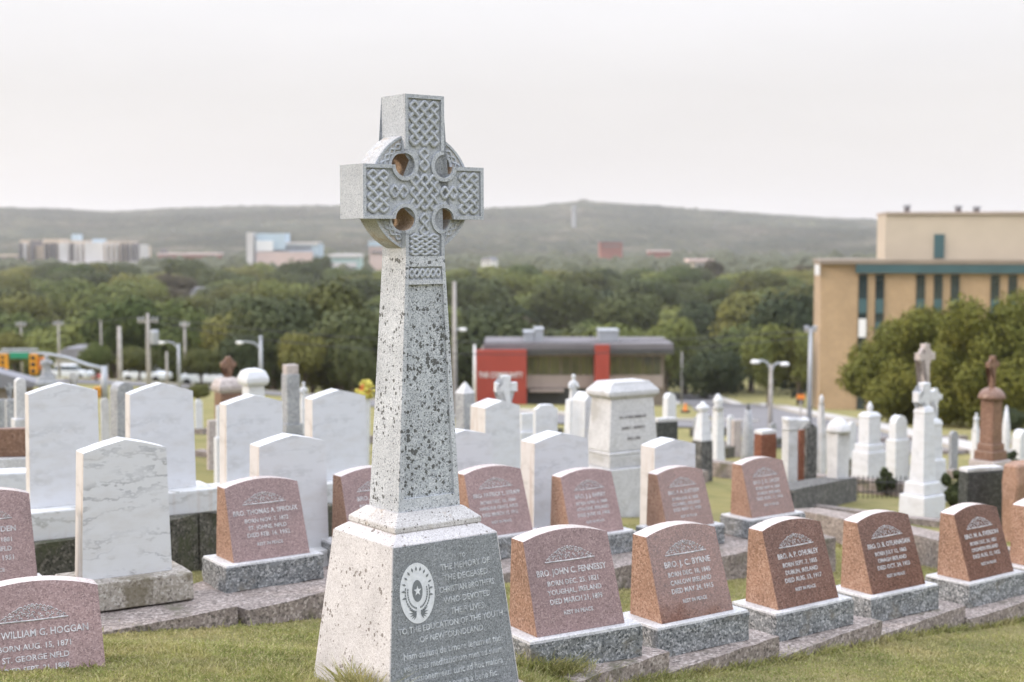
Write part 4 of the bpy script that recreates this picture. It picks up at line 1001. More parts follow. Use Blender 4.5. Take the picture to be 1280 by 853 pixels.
# ------------------------------------------------------------------ street furniture
def pole_obj(name, label, cat, px, Y, top, w, parts=(), m='wood', group=None, lean=0):
    x = X(px, Y); zb = gz(x, Y); h = Z(top, Y) - zb; t = empty(name, (x, Y, zb)); tag(t, label, cat, group)
    bm = bmesh.new(); lathe(bm, [(w * .42, -.3), (w * .36, h * .5), (w * .28, h)], 10); obj('pole', bm, G[m], t, True)
    for p in parts:
        bm = bmesh.new(); k = p[0]
        if k == 'crossarm':
            p = (p[0], p[1] * .5, p[2]); box(bm, -p[1] / 2, p[1] / 2, -.06, .06, h - p[2], h - p[2] + .12); obj('crossarm', bm, G['wood'], t)
            for s in (-.9, -.5, .5, .9):
                bm = bmesh.new(); lathe(bm, [(.05, h - p[2] + .14), (.07, h - p[2] + .22), (.03, h - p[2] + .32)], 8, s * p[1] / 2, 0); obj('insulator', bm, G['metal'], t)
        elif k == 'arm':
            dx = p[1]; tube(bm, [(0, 0, h - p[2]), (dx * .35, 0, h - p[2] + .35), (dx * .8, 0, h - p[2] + .42), (dx, 0, h - p[2] + .38)], .05, 6); a = obj('lamp_arm', bm, G['metal'], t)
            bm = bmesh.new(); s = 1 if dx > 0 else -1
            quad_ring(bm, [[(dx + s * u * .75, .12 * q * math.cos(R(v)), h - p[2] + .36 + .09 * q * math.sin(R(v))) for v in range(0, 360, 45)] for u, q in ((-.1, .4), (.05, 1), (.3, 1.1), (.45, .6))])
            obj('lamp_head', bm, G['white'], a)
        elif k == 'can':
            lathe(bm, [(.22, h - p[1] - .8), (.25, h - p[1] - .75), (.25, h - p[1] - .1), (.18, h - p[1])], 12, .35, 0); obj('transformer', bm, G['metal'], t)
    return t
LP = 'street lamp'
pole_obj('utility_pole', 'utility pole with crossarm and transformer, tallest of the left poles', 'utility pole', 184, 78, 392, .34, [('crossarm', 2.2, .5), ('can', .9)])
pole_obj('utility_pole', 'plain pale pole with no crossarm just left of the tallest left pole', 'utility pole', 148, 70, 408, .34)
pole_obj('street_lamp', 'street lamp with arm to the left, right of the tallest left pole', LP, 222, 85, 430, .26, [('arm', -.9, .3)], 'metal')
pole_obj('utility_pole', 'slim pole rising close to the right of the lit street lamp on the left', 'utility pole', 230, 120, 402, .3, [('crossarm', 1.6, .4)])
pole_obj('utility_pole', 'short thin pole left of the street lamp in the left group', 'utility pole', 207, 90, 440, .22)
pole_obj('utility_pole', 'slim utility pole nearest the left edge behind the signal arm', 'utility pole', 25, 125, 402, .26, [('crossarm', 1.8, .4)])
pole_obj('utility_pole', 'slim utility pole behind the signal heads, second from the left edge', 'utility pole', 72, 125, 401, .26, [('crossarm', 1.8, .4)])
pole_obj('utility_pole', 'short slim pole before the trees beside the small white house', 'utility pole', 125, 130, 400, .22)
pole_obj('street_lamp', 'street lamp with a curved arm above the brown cross monument', LP, 325, 80, 420, .3, [('arm', -1.05, .75)], 'metal')
pole_obj('street_lamp', 'tall lamp pole just right of the cross shaft', LP, 568, 75, 352, .32, [('arm', .3, 2.9)], 'wood')
pole_obj('street_lamp', 'street lamp with two heads beside the curving road', LP, 965, 62, 456, .26, [('arm', -.55, .25), ('arm', .45, .35)], 'wood')
pole_obj('utility_pole', 'tall grey utility pole with crossarm left of the tan building', 'utility pole', 1014, 68, 410, .3, [('crossarm', 1.1, .2)], 'metal')
pole_obj('utility_pole', 'thin distant pole among trees right of the red building', 'utility pole', 853, 150, 440, .28)
pole_obj('utility_pole', 'white post at the left end of the red building wall', 'utility pole', 593, 110, 431, .3, [], 'white')
# overhead wires
def wire(p0, Y0, p1, Y1, sag, label):
    a = Vector((X(p0[0], Y0), Y0, Z(p0[1], Y0))); b = Vector((X(p1[0], Y1), Y1, Z(p1[1], Y1))); bm = bmesh.new()
    tube(bm, [a.lerp(b, i / 16) - Vector((0, 0, sag * 4 * (i / 16) * (1 - i / 16))) for i in range(17)], .022, 5)
    tag(obj('overhead_cable', bm, G['iron']), label, 'cable', 'overhead cables across the trees')
wire((184, 395), 78, (1014, 413), 68, 1.0, 'upper overhead cable from the tall left pole across to the grey pole')
wire((184, 402), 78, (1014, 421), 68, 1.3, 'lower overhead cable from the tall left pole across to the grey pole')
wire((184, 395), 78, (-300, 385), 60, .6, 'overhead cable leaving the tall left pole towards the left edge')
# traffic signal
def signals():
    Y = 62; x = X(128, Y); zb = gz(x, Y); t = empty('traffic_signal', (x, Y, zb)); tag(t, 'grey traffic signal mast with long curved arm and hanging yellow signal heads', 'traffic signal')
    H = Z(458, Y) - zb; k = Y / F
    bm = bmesh.new(); lathe(bm, [(.17, -.3), (.13, H)], 10); obj('mast', bm, G['metal'], t, True)
    bm = bmesh.new(); P = [(0, 462), (-20, 457), (-45, 448), (-70, 443), (-95, 441), (-130, 441), (-170, 443)]
    tube(bm, [(p * k, 0, Z(q, Y) - zb) for p, q in P], [.10, .09, .08, .07, .06, .055, .05], 8); obj('arm', bm, G['metal'], t, True)
    bm = bmesh.new(); tube(bm, [(-128 * k, 0, Z(437, Y) - zb), (-82 * k, 0, Z(437, Y) - zb)], .04, 6); obj('arm', bm, G['metal'], t)
    for dx, py0, py1, mt, q in ((-87, 443, 468, 'yellow', 9), (-125, 443, 463, 'yellow', 9), (-76, 447, 462, 'orange', 7), (-8, 484, 497, 'yellow', 8)):
        z1, z0 = Z(py0, Y) - zb, Z(py1, Y) - zb; w = q * k
        bm = bmesh.new(); box(bm, dx * k - w / 2, dx * k + w / 2, -.2, .1, z0, z1); bevel(bm, .03, 2); hd = obj('signal_head', bm, G[mt], t)
        for i in range(3):
            zc = z0 + (z1 - z0) * (i + .5) / 3; r = min(w, (z1 - z0) / 3) * .36
            bm = bmesh.new(); quad_ring(bm, [[(dx * k + rr * math.cos(R(a)), yy, zc + rr * math.sin(R(a))) for a in range(0, 360, 30)] for rr, yy in ((r, -.203), (r, -.22), (r * .6, -.235))])
            obj('lens', bm, G['lens'], hd)
    bm = bmesh.new(); box(bm, -116 * k, -93 * k, -.16, -.12, Z(448, Y) - zb, Z(440.5, Y) - zb); obj('street_name_plate', bm, G['green'], t)
signals()
# orange road sign and cone
def sign(px, Y, top, s, label, shape, cat='road sign'):
    x = X(px, Y); zb = gz(x, Y); h = Z(top, Y) - zb; t = empty('road_sign', (x, Y, zb)); tag(t, label, cat)
    bm = bmesh.new(); lathe(bm, [(.04, -.1), (.04, h - s)], 8); obj('post', bm, G['wood'], t)
    bm = bmesh.new()
    extr(bm, [(0, h - s), (s * .55, h - s / 2), (0, h), (-s * .55, h - s / 2)] if shape else [(-s * .7, h - s * .8), (s * .7, h - s * .8), (s * .7, h), (-s * .7, h)], -.03, .03); obj('panel', bm, G['orange' if not shape else 'orange'], t)
sign(1003, 66, 494, .26, 'small orange road sign beside the tall grey utility pole', 0)
x, y = X(858, 92), 92
t = empty('traffic_cone', (x, y, gz(x, y) + .1)); tag(t, 'orange traffic cone at the roadside right of the red building', 'traffic cone')
bm = bmesh.new(); lathe(bm, [(.16, .06), (.14, .1), (.04, .55)], 12); obj('cone', bm, G['orange'], t)
bm = bmesh.new(); box(bm, -.28, .28, -.28, .28, -.05, .06); obj('cone_foot', bm, G['rubber'], t)

# cars
def car(px, Y, label, m, rz=0, L=4.3, py=None):
    x = X(px, Y); z = gz(x, Y) + .06; t = empty('parked_car', (x, Y, z), R(rz)); tag(t, label, 'car', 'cars on the road')
    bm = bmesh.new(); W = 1.75
    prof = [(-L / 2, .35), (-L / 2, .75), (-L / 2 + .15, .92), (-L * .20, .98), (L * .30, .98), (L / 2 - .05, .80), (L / 2, .35)]
    extr(bm, prof, -W / 2, W / 2); bevel(bm, .08, 2); obj('body', bm, G[m], t, True)
    bm = bmesh.new(); quad_ring(bm, [rect(L * .62, W * .96, .96, -.15), rect(L * .40, W * .8, 1.42, -.2)]); bevel(bm, .06, 2); cab = obj('cabin', bm, G['glass'], t, True)
    bm = bmesh.new(); quad_ring(bm, [rect(L * .41, W * .82, 1.40, -.2), rect(L * .36, W * .76, 1.46, -.2)]); obj('roof', bm, G[m], t, True)
    for sx in (-1, 1):
        for sy in (-1, 1):
            bm = bmesh.new()
            quad_ring(bm, [[(sx * L * .31 + .32 * q * math.cos(R(a)), sy * W / 2 + yy, .32 + .32 * q * math.sin(R(a))) for a in range(0, 360, 24)] for q, yy in ((.6, -.13), (1, -.11), (1, .03), (.6, .04))])
            obj('wheel', bm, G['rubber'], t, True)
    for sy in (-.6, .6):
        bm = bmesh.new(); box(bm, L / 2 - .06, L / 2 + .012, sy - .15, sy + .15, .6, .74); obj('headlight', bm, G['white'], t)
car(181, 128, 'white blue car on the road behind the second tall tablet', 'carw', -12)
car(86, 134, 'white car on the road above the tallest left tablet', 'carw', -10)
car(104, 142, 'red car on the road above the tallest left tablet', 'carr', -10)
car(258, 112, 'white car just right of the second tall tablet', 'carw', -15)
# small hut at left edge
x, y = X(2, 52), 52; t = empty('garden_hut', (x, y, gz(x, y)), R(20)); tag(t, 'little grey roofed hut at the left edge below the signal arm', 'hut'); zt = Z(463, 52) - gz(x, y)
bm = bmesh.new(); box(bm, -1.3, 1.0, -1, 1, -.3, zt - .5); obj('wall', bm, G['beige'], t)
bm = bmesh.new(); extr(bm, [(-1.6, zt - .55), (1.3, zt - .55), (1.25, zt - .45), (-.15, zt), (-1.5, zt - .45)], -1.2, 1.2); obj('roof', bm, G['shingle'], t)

# ------------------------------------------------------------------ buildings
# red wall building; its plane faces the camera at Y=118
YB = 118.0; kb = YB / F
def BX(px): return (px - 640) * kb
def BZ(py): return Z(py, YB)
RBt = empty('shop_building', (BX(720), YB, -9.5)); tag(RBt, 'low flat roofed brown shop building with bright red wall panel and red pylon', 'building')
def part(name, px0, px1, py1, py0, dy0, dy1, m, parent=None):
    """box in pixel extents on the building plane; dy = depth offsets"""
    par = parent or RBt
    bm = bmesh.new(); ox, oz = BX(720), -9.5
    box(bm, BX(px0) - ox, BX(px1) - ox, dy0, dy1, BZ(py0) - oz, BZ(py1) - oz); return obj(name, bm, G[m], par)
part('wall', 600, 832, 440, 530, .6, 7, 'beige')
part('upper_band', 657, 834, 440, 446, .35, .6, 'beige2'); part('spandrel', 657, 830, 470, 486, .3, .6, 'beige2')
part('lower_shop_front', 657, 715, 486, 530, .4, .6, 'roof_dark')
for i, (a, b) in enumerate([(660, 672), (674, 686), (688, 700), (703, 713), (715, 725), (727, 741), (764, 776), (778, 790), (792, 804), (806, 816), (818, 827)]):
    w = part('window', a, b, 446.5, 469.5, .5, .58, 'glass_y'); part('mullion', (a + b) / 2 - .5, (a + b) / 2 + .5, 446.5, 469.5, .44, .5, 'roof_dark', w)
part('roof', 605, 841, 429, 436, -.8, 7.5, 'roof'); part('fascia', 603, 842, 436, 442, -.9, 7.6, 'roof_dark')
part('red_wall_panel', 594, 658, 436, 530, -1.6, -.9, 'red'); part('red_wall_panel', 743, 761, 430, 530, -1.3, .2, 'red')
part('awning', 662, 705, 487, 490, -.5, .3, 'beige2')
for a, b, c, d in ((655, 668, 418, 429), (669, 680, 414, 429), (751, 776, 416, 429)): 
    u = part('roof_unit', a, b, c, d, 2, 5, 'metal'); part('unit_cap', a - .8, b + .8, c - 1, c, 1.9, 5.1, 'metal', u)
w = part('door', 716, 741, 488, 530, .45, .55, 'glass')
bm = bmesh.new(); text_bm(bm, 'THE COMMUNITY', .62, 0, 0, 0, sx=.72, ext=.02); bm.transform(Matrix.Translation((BX(626) - BX(720), -1.66, BZ(470) + 9.5)) @ Matrix.Rotation(R(90), 4, 'X')); obj('sign_lettering', bm, G['white'], RBt)
# tan office building
YT = 112.0; kt = YT / F; TR = R(-6)
tx, tz = X(1026, YT), -13.5
TB = empty('office_building', (tx, YT, tz), R(-9)); tag(TB, 'tan brick office building with teal window strips and a set back penthouse', 'building')
def TXc(px): r = (px - 640) / F; r0 = (1026 - 640) / F; return YT * (r - r0) / (math.cos(R(9)) + r * math.sin(R(9)))
def tpart(name, px0, px1, py1, py0, dy0, dy1, m, parent=None):
    bm = bmesh.new(); box(bm, TXc(px0), TXc(px1), dy0, dy1, Z(py0, YT) - tz, Z(py1, YT) - tz); return obj(name, bm, G[m], parent or TB)
tpart('wall', 1026, 1400, 341, 560, 0, 10, 'tanbrick')
tpart('fascia', 1069, 1402, 330, 341, -.45, 0, 'teal'); tpart('parapet', 1024, 1402, 325, 330, -.5, 10.3, 'beige'); tpart('wall', 1026, 1400, 330, 341, 0, 10, 'tanbrick')
tpart('vent_box', 1019, 1024, 331, 344, -.3, 1, 'white')
for a, b in ((1073, 1084), (1094, 1105), (1145, 1156), (1167, 1178), (1188, 1199), (1238, 1249), (1260, 1271), (1310, 1321), (1332, 1343)):
    f = tpart('window', a, b, 343, 520, -.10, -.01, 'glass')
    for y0, y1 in ((373, 391), (402, 412), (432, 446), (470, 482)):
        tpart('spandrel_panel', a + .6, b - .6, y0, y1, -.16, -.10, 'teal', f)
tpart('blind', 1073.8, 1083.2, 398, 421, -.2, -.16, 'white')
pe = tpart('penthouse', 1109, 1400, 268, 326, 2.2, 9, 'ribbed'); tpart('coping', 1108, 1402, 265, 268, 2.0, 9.2, 'beige2', pe); tpart('penthouse_door', 1171, 1184, 293, 323, 2.1, 2.2, 'teal', pe)
for a, b, c in ((1139, 1145, 255), (1206, 1212, 256), (1230, 1236, 257)):
    v = tpart('roof_vent', a, b, c + 3, 265.2, 5, 6, 'roof'); tpart('vent_cowl', a - 1, b + 1, c, c + 3, 4.8, 6.2, 'metal', v)

def far_building(name, label, Y, px0, px1, top, bot, m, details, rz=0, depth=30):
    k = Y / F; ox = X((px0 + px1) / 2, Y); zb = Z(bot, Y) - 6; t = empty(name, (ox, Y, zb), R(rz)); tag(t, label, 'building')
    def fp(n, a, b, y1, y0, d0, d1, mm, par=None):
        bm = bmesh.new(); box(bm, X(a, Y) - ox, X(b, Y) - ox, d0, d1, Z(y0, Y) - zb, Z(y1, Y) - zb); return obj(n, bm, G[mm], par or t)
    fp('wall', px0, px1, top, bot + 14, 0, depth, m)
    for d in details: fp(*d)
    return t
D = []
for i, (a, b, c, m_) in enumerate([(28, 42, 300, 'hosp'), (57, 78, 299, 'hosp'), (90, 110, 301, 'hosp'), (134, 166, 302, 'hosp'), (166, 179, 306, 'hosp2'), (42, 46, 301, 'roof'), (78, 90, 304, 'hosp2'), (110, 134, 303, 'hosp2')]):
    D.append(('block', a, b, c, 335, -3 - i * .7, 20, m_))
for a in (31, 36, 62, 68, 73, 94, 99, 105, 138, 144, 150, 157, 163, 170, 175): D.append(('window_strip', a, a + 1.6, 304, 326, -11, -2.5, 'roof' if a % 3 else 'hosp2'))
D += [('lower_wing', 55, 176, 327, 345, -14, -3, 'hosp2'), ('lower_wing', -20, 30, 318, 345, -12, -3, 'hosp'), ('roof_plant', 90, 100, 293, 302, 2, 10, 'bluep'), ('window_strip', -18, 30, 321, 323, -12.5, -12, 'roof'), ('roof_plant', 116, 130, 299, 305, 2, 10, 'bluep')]
far_building('hospital_block', 'wide pale brick hospital with many vertical window bays at far left', 1150, 28, 178, 308, 335, 'hosp', D)
far_building('warehouse_building', 'white and pale blue panelled block with pinkish lower walls left of the cross', 1000, 312, 398, 305, 335, 'bluep',
    [('chimney_tower', 311, 319, 291, 340, -6, 4, 'hosp2'), ('upper_block', 322, 358, 292, 312, -3, 18, 'bluep'), ('white_panel', 322, 343, 301, 314, -4, -3, 'white'), ('lower_wall', 322, 392, 315, 345, -5, -.5, 'pinkp'), ('roof_stripe', 344, 398, 303, 306, -1, 20, 'hosp2'), ('window_strip', 350, 390, 309, 311, -1.2, -.5, 'roof')])
far_building('low_depot', 'low pale green roofed building between the blue block and the cross', 900, 412, 448, 322, 338, 'greenp', [('roof', 411, 449, 318, 322, -1, 31, 'hosp2'), ('wall_band', 414, 446, 328, 334, -.8, -.2, 'hosp2')])
far_building('low_depot', 'pale low building just left of the cross shaft below the ring', 950, 462, 500, 308, 330, 'pinkp', [('roof', 461, 501, 302, 308, -1, 31, 'bluep'), ('window_strip', 464, 498, 314, 317, -.8, -.2, 'roof')])
far_building('brick_tower_block', 'dark red brick cube building below the hill right of the cross', 1400, 750, 778, 303, 319, 'brickred', [('roof', 749, 779, 301.5, 303, -1, 31, 'roof'), ('window_strip', 753, 775, 307, 308.5, -.8, -.2, 'roof')])
far_building('brick_block', 'long low brick building right of the dark red cube', 1400, 812, 838, 315, 326, 'brickred', [('roof', 811, 839, 313.5, 315, -1, 31, 'pinkp')])
far_building('brick_block', 'long low reddish building right of the hospital', 1300, 198, 270, 319, 330, 'brickred', [('roof', 197, 272, 316.5, 319, -1, 31, 'pinkp'), ('stack', 200, 207, 311, 318, 3, 10, 'roof')])
far_building('flat_block', 'pale flats with white panels among trees left of the russet tree', 620, 868, 888, 328, 345, 'hosp2', [('roof', 860, 892, 324, 328, -1, 14, 'pinkp'), ('window_strip', 872, 876, 331, 340, -.8, -.2, 'roof'), ('window_strip', 880, 884, 331, 340, -.8, -.2, 'bluep')], depth=14)
# hilltop mast and far white dots
y = 1500
while y < 3500 and hz(X(717, y), y) < Z(283, y): y += 10
x = X(717, y); t = empty('water_tower', (x, y, hz(x, y))); tag(t, 'pale tower standing on the hillside below the ridge peak', 'tower')
bm = bmesh.new(); lathe(bm, [(3.6, -10), (3.2, Z(266, y) - hz(x, y))], 12); obj('column', bm, G['greystone'], t); bm = bmesh.new(); lathe(bm, [(3.2, Z(266, y) - hz(x, y)), (4.2, Z(263, y) - hz(x, y)), (4.2, Z(259, y) - hz(x, y)), (3, Z(258, y) - hz(x, y))], 12); obj('tank', bm, G['greystone'], t)
def house(px, py, Y, label, w=9, m='housewhite', rz=None, roof='shingle', d=7, h=4.5):
    x = X(px, Y); z = Z(py, Y) - w * .3; t = empty('house', (x, Y, z - h), R(rz if rz is not None else random.uniform(-40, 40))); tag(t, label, 'house')
    bm = bmesh.new(); box(bm, -w / 2, w / 2, -d / 2, d / 2, -8, h); obj('wall', bm, G[m], t)
    bm = bmesh.new(); extr(bm, [(-w / 2 - .4, h), (w / 2 + .4, h), (w / 2 - 1.2, h + w * .26), (-w / 2 + 1.2, h + w * .26)], -d / 2 - .4, d / 2 + .4); obj('roof', bm, G[roof], t)
    for sx in (-.28, .05, .3):
        bm = bmesh.new(); box(bm, sx * w - .5, sx * w + .5, -d / 2 - .06, -d / 2 + .02, h - 2.2, h - .8); obj('window', bm, G['glass'], t)
house(100, 431, 150, 'grey roofed white house behind the signal mast', 4.2, rz=0, h=1.6, d=5)
for px, py, Y, lb in [(100, 363, 420, 'grey roof among trees below the hospital'), (57, 390, 330, 'white house gable peeping through trees at far left'), (255, 355, 430, 'grey roof in trees below the long brick building'),
                      (212, 452, 190, 'white house behind the left street lamp'), (240, 337, 620, 'white house in trees below the long brick building'), (305, 395, 280, 'pink house roof in trees left of the cross'),
                      (755, 390, 330, 'small white house wall in trees above the red pylon'), (932, 352, 460, 'white house in trees near the tan building'), (612, 318, 900, 'white house right of the cross arm'),
                      (655, 352, 600, 'pinkish house in the trees right of the cross'), (20, 290, 2500, 'white house high on the hill at the left'), (1075, 284, 2600, 'white house on the hill left of the tan penthouse'),
                      (350, 268, 3000, 'white house on the hill above the blue block'), (500, 345, 640, 'grey house hidden in trees behind the cross')]:
    w = (5 if Y < 200 else 8) if Y < 1000 else 22
    house(px, py + (3 if Y < 1000 else 0), Y, lb, w, 'pinkp' if 'pink' in lb else 'housewhite', h=w * .5, d=w * .8)

# ------------------------------------------------------------------ trees
def leaf_cloud(name, seed, nl, nleaf, size, ls, squash=.9, conical=0.0, spread=False):
    """crown: lobes of leaf-sized quads; size = (rx, ry, rz), centre at z=0"""
    r = np.random.default_rng(seed); rx, ry, rz_ = size
    L = []
    for i in range(nl):
        a = r.uniform(0, 2 * PI); u = r.uniform(-1, 1); q = (r.uniform(.45, .85) if spread else r.uniform(.25, .62)) if i else 0
        s = math.sqrt(1 - u * u); zc = u * q
        cf = 1 - conical * max(0, (zc + .5)) * .8
        L.append((math.cos(a) * s * q * cf, math.sin(a) * s * q * cf, zc, (r.uniform(.16, .34) if spread else r.uniform(.34, .52)) * (1 - conical * .4 * (zc > .2))))
    L = np.array(L); w = L[:, 3] ** 2; w /= w.sum()
    idx = r.choice(nl, nleaf, p=w)
    d = r.normal(size=(nleaf, 3)); d /= np.linalg.norm(d, axis=1)[:, None]
    rad = L[idx, 3] * (r.uniform(.55, 1.06, nleaf)) ** .6 * (1 + .12 * r.normal(size=nleaf))
    P = L[idx, :3] + d * rad[:, None]
    P *= np.array([rx, ry, rz_])
    nrm = d + r.normal(size=(nleaf, 3)) * (.5 if spread else .28); nrm /= np.linalg.norm(nrm, axis=1)[:, None]
    t = np.cross(nrm, r.normal(size=(nleaf, 3))); t /= np.linalg.norm(t, axis=1)[:, None]; b = np.cross(nrm, t)
    s = ls * r.uniform(.6, 1.35, nleaf)[:, None]
    V = np.stack([P - t * s, P - b * s * .55, P + t * s, P + b * s * .55], 1).reshape(-1, 3)
    me = bpy.data.meshes.new(name); n = nleaf
    me.vertices.add(4 * n); me.vertices.foreach_set('co', V.ravel().astype(np.float32))
    me.loops.add(4 * n); me.loops.foreach_set('vertex_index', np.arange(4 * n, dtype=np.int32))
    me.polygons.add(n); me.polygons.foreach_set('loop_start', np.arange(0, 4 * n, 4, dtype=np.int32)); me.polygons.foreach_set('loop_total', np.full(n, 4, dtype=np.int32))
    me.update(); me.validate(); return me
def trunk_bm(h, r0, top, spread, seed):
    rr = random.Random(seed); bm = bmesh.new()
    tube(bm, [(0, 0, -.6), (.03, 0, h * .3), (rr.uniform(-.1, .1), .05, h * .7), (0, 0, top)], [r0 * 1.25, r0, r0 * .75, r0 * .3], 8)
    for i in range(6):
        a = rr.uniform(0, 2 * PI); z0 = h * rr.uniform(.5, .9); e = spread * rr.uniform(.5, .8)
        tube(bm, [(0, 0, z0), (math.cos(a) * e * .5, math.sin(a) * e * .5, z0 + e * .45), (math.cos(a) * e, math.sin(a) * e, z0 + e * 1.0)], [r0 * .5, r0 * .3, r0 * .1], 6)
    return bm
for i_, a_ in enumerate(SHRUBS): shrub(*a_, 90 + i_)
protos = []
specs = [('broadleaf_tree', 'leaf', 14, (4.6, 4.6, 3.9), 0.0), ('broadleaf_tree', 'leaf_olive', 12, (4.2, 4.2, 3.6), 0.0), ('broadleaf_tree', 'leaf_dark', 16, (5.0, 4.6, 4.2), .1), ('broadleaf_tree', 'leaf', 11, (4.0, 4.0, 4.4), .5), ('russet_tree', 'leaf_red', 12, (4.0, 4.0, 3.4), 0.0), ('broadleaf_tree', 'leaf_olive', 15, (5.0, 5.0, 3.8), .1)]
lab = ['round green broadleaf tree in the wooded valley', 'round olive green broadleaf tree in the wooded valley', 'dark green broadleaf tree in the wooded valley', 'upright green tree with narrowing top in the wooded valley', 'dusky russet leaved tree in the wooded valley', 'wide olive green tree in the wooded valley']
for i, (nm, mt, nl, sz, con) in enumerate(specs):
    t = empty(nm, (0, 0, 0)); tag(t, lab[i], 'tree', 'trees filling the wooded valley')
    me = leaf_cloud('crown', 40 + i, nl, 8000, sz, .30, conical=con); c = obj('crown', me, G[mt], t); c.location = (0, 0, 5.3)
    obj('trunk', trunk_bm(3.2, .26, 6.0, 2.6, i), G['bark'], t, True)
    protos.append(t)
used = [False] * len(protos)
def place_tree(k, x, y, z, s, sz=1.0, label=None, group=True):
    if used[k]: t = copy_tree(protos[k])
    else: t = protos[k]; used[k] = True
    t.location = (x, y, z); t.rotation_euler.z = random.uniform(0, 2 * PI); t.scale = (s, s, s * sz)
    if label:
        t['label'] = label
    if not group and 'group' in t: del t['group']
    return t
placed = []
def busy(x, y, r):
    for px0, px1, Y0, Y1 in ((560, 870, 95, 134), (1005, 1500, 100, 145)):
        if Y0 <= y <= Y1 and px0 - r / y * F < 640 + x / y * F < px1 + r / y * F: return True
    return False
rows = [(122, .9, 17), (134, 1.0, 18), (152, 1.1, 19), (178, 1.3, 19), (212, 1.5, 20), (255, 1.65, 22), (305, 1.75, 25), (365, 1.85, 28), (435, 1.95, 31), (515, 2.0, 36), (600, 2.0, 42)]
R_ = random.Random(5)
prob = [0, 0, 0, 0, 0, 1, 1, 2, 2, 2, 2, 3, 3, 3, 5, 5] * 2 + [4]
for Y, s, n in rows:
    for i in range(n):
        px = -60 + (1400 * (i + .5) / n) + R_.uniform(-.42, .42) * 1400 / n
        if Y > 128 and px > 1120: continue
        y = Y + R_.uniform(-.07, .07) * Y; x = X(px, y)
        if busy(x, y, 4.5): continue
        if px < 290 and y < 148: continue
        if abs(x - np.interp(y, [p[1] for p in roadA], [p[0] for p in roadA])) < 7.5 and y < 175: continue
        if y < 140 and px > 1030: continue
        sc = s * R_.uniform(.86, 1.25)
        if 560 < px < 880 and y < 260: sc *= .85
        place_tree(R_.choice(prob), x, y, gz(x, y) - .8, sc, R_.uniform(.85, 1.15) * min(1.0, 1.38 / s))
# singled out trees
def single(k, px, top, Y, wpx, label, base=None):
    x = X(px, Y); z = gz(x, Y); h = Z(top, Y) - z; s = wpx / F * Y / 9.0
    place_tree(k, x, Y, z, s, (h / 9.3) / s, label, False)
single(3, 963, 384, 118, 98, 'tall pointed green tree beside the double headed street lamp')
single(2, 898, 432, 135, 90, 'dark green tree spreading right of the shop building')
single(0, 833, 378, 165, 82, 'rounded pale green tree rising above the flat roof of the shop building')
single(0, 1000, 395, 150, 80, 'green tree left of the tan office building corner')
single(2, 1035, 330, 190, 60, 'tree top rising beside the tan office building roof line')
single(2, 404, 316, 700, 32, 'dark tree standing out against the far pale blue block')
single(4, 893, 322, 600, 40, 'dark russet tree right of the far pale flats')
single(2, 1252, 508, 60, 70, 'dark bush at the right edge beyond the brown column')
single(1, 245, 478, 62, 42, 'dark round bush right of the second tall tablet')
single(1, 15, 408, 105, 60, 'green tree behind the signal arm at the left edge')
single(3, 118, 418, 100, 50, 'dark green tree right of the small white house')
single(5, 172, 428, 112, 60, 'olive tree behind the plain pale pole')
single(0, 50, 425, 110, 46, 'green tree left of the small white house')
single(1, 250, 430, 105, 60, 'olive tree above the small bush at left')
single(2, 300, 412, 112, 70, 'dark tree behind the curved arm street lamp')
single(5, 380, 405, 116, 76, 'olive tree left of the cross above the square pillar')
single(2, 440, 420, 110, 66, 'dark tree immediately left of the cross shaft')
# large near tree at right, finer leaves
def big_tree(px, Y, wpx, top, label, nleaf=48000, ls=.115, seed=3, mt='leaf_near', h0=None, dp=.8):
    x = X(px, Y); z = gz(x, Y); w = wpx / F * Y; zt = Z(top, Y) - z; rz_ = zt * .56
    t = empty('big_tree', (x, Y, z)); tag(t, label, 'tree')
    c = obj('crown', leaf_cloud('crown', seed, 46, nleaf, (w / 2, w / 2 * dp, rz_), ls, spread=True), G[mt], t); c.location = (0, 0, zt - rz_ * .98)
    obj('trunk', trunk_bm(zt * .4, .28, zt * .7, w * .3, seed), G['bark'], t, True)
big_tree(1148, 76, 205, 383, 'leafy yellow green tree in front of the tan building, left of its twin', seed=3)
big_tree(1252, 70, 200, 366, 'leafy yellow green tree at the right edge, taller of the pair by the tan building', seed=8)
# trees out to the right that the polished stones mirror
for i, (x, y, s) in enumerate([(24, 2, 1.25), (26, 10, 1.4), (28, 18, 1.3), (31, 26, 1.35), (27, -7, 1.2)]):
    place_tree([2, 0, 2, 5, 2][i], x, y, gz(x, y) - .3, s * .62, 1.0, ['outermost dark tree right of the graves, nearest the camera', 'green tree right of the graves beside the nearest one', 'dark tree right of the graves in the middle', 'olive tree right of the graves, farthest off', 'dark tree right of and behind the camera'][i], False)
for i, t in enumerate(protos):
    if not used[i]:
        for ch in list(t.children): bpy.data.objects.remove(ch)
        bpy.data.objects.remove(t)
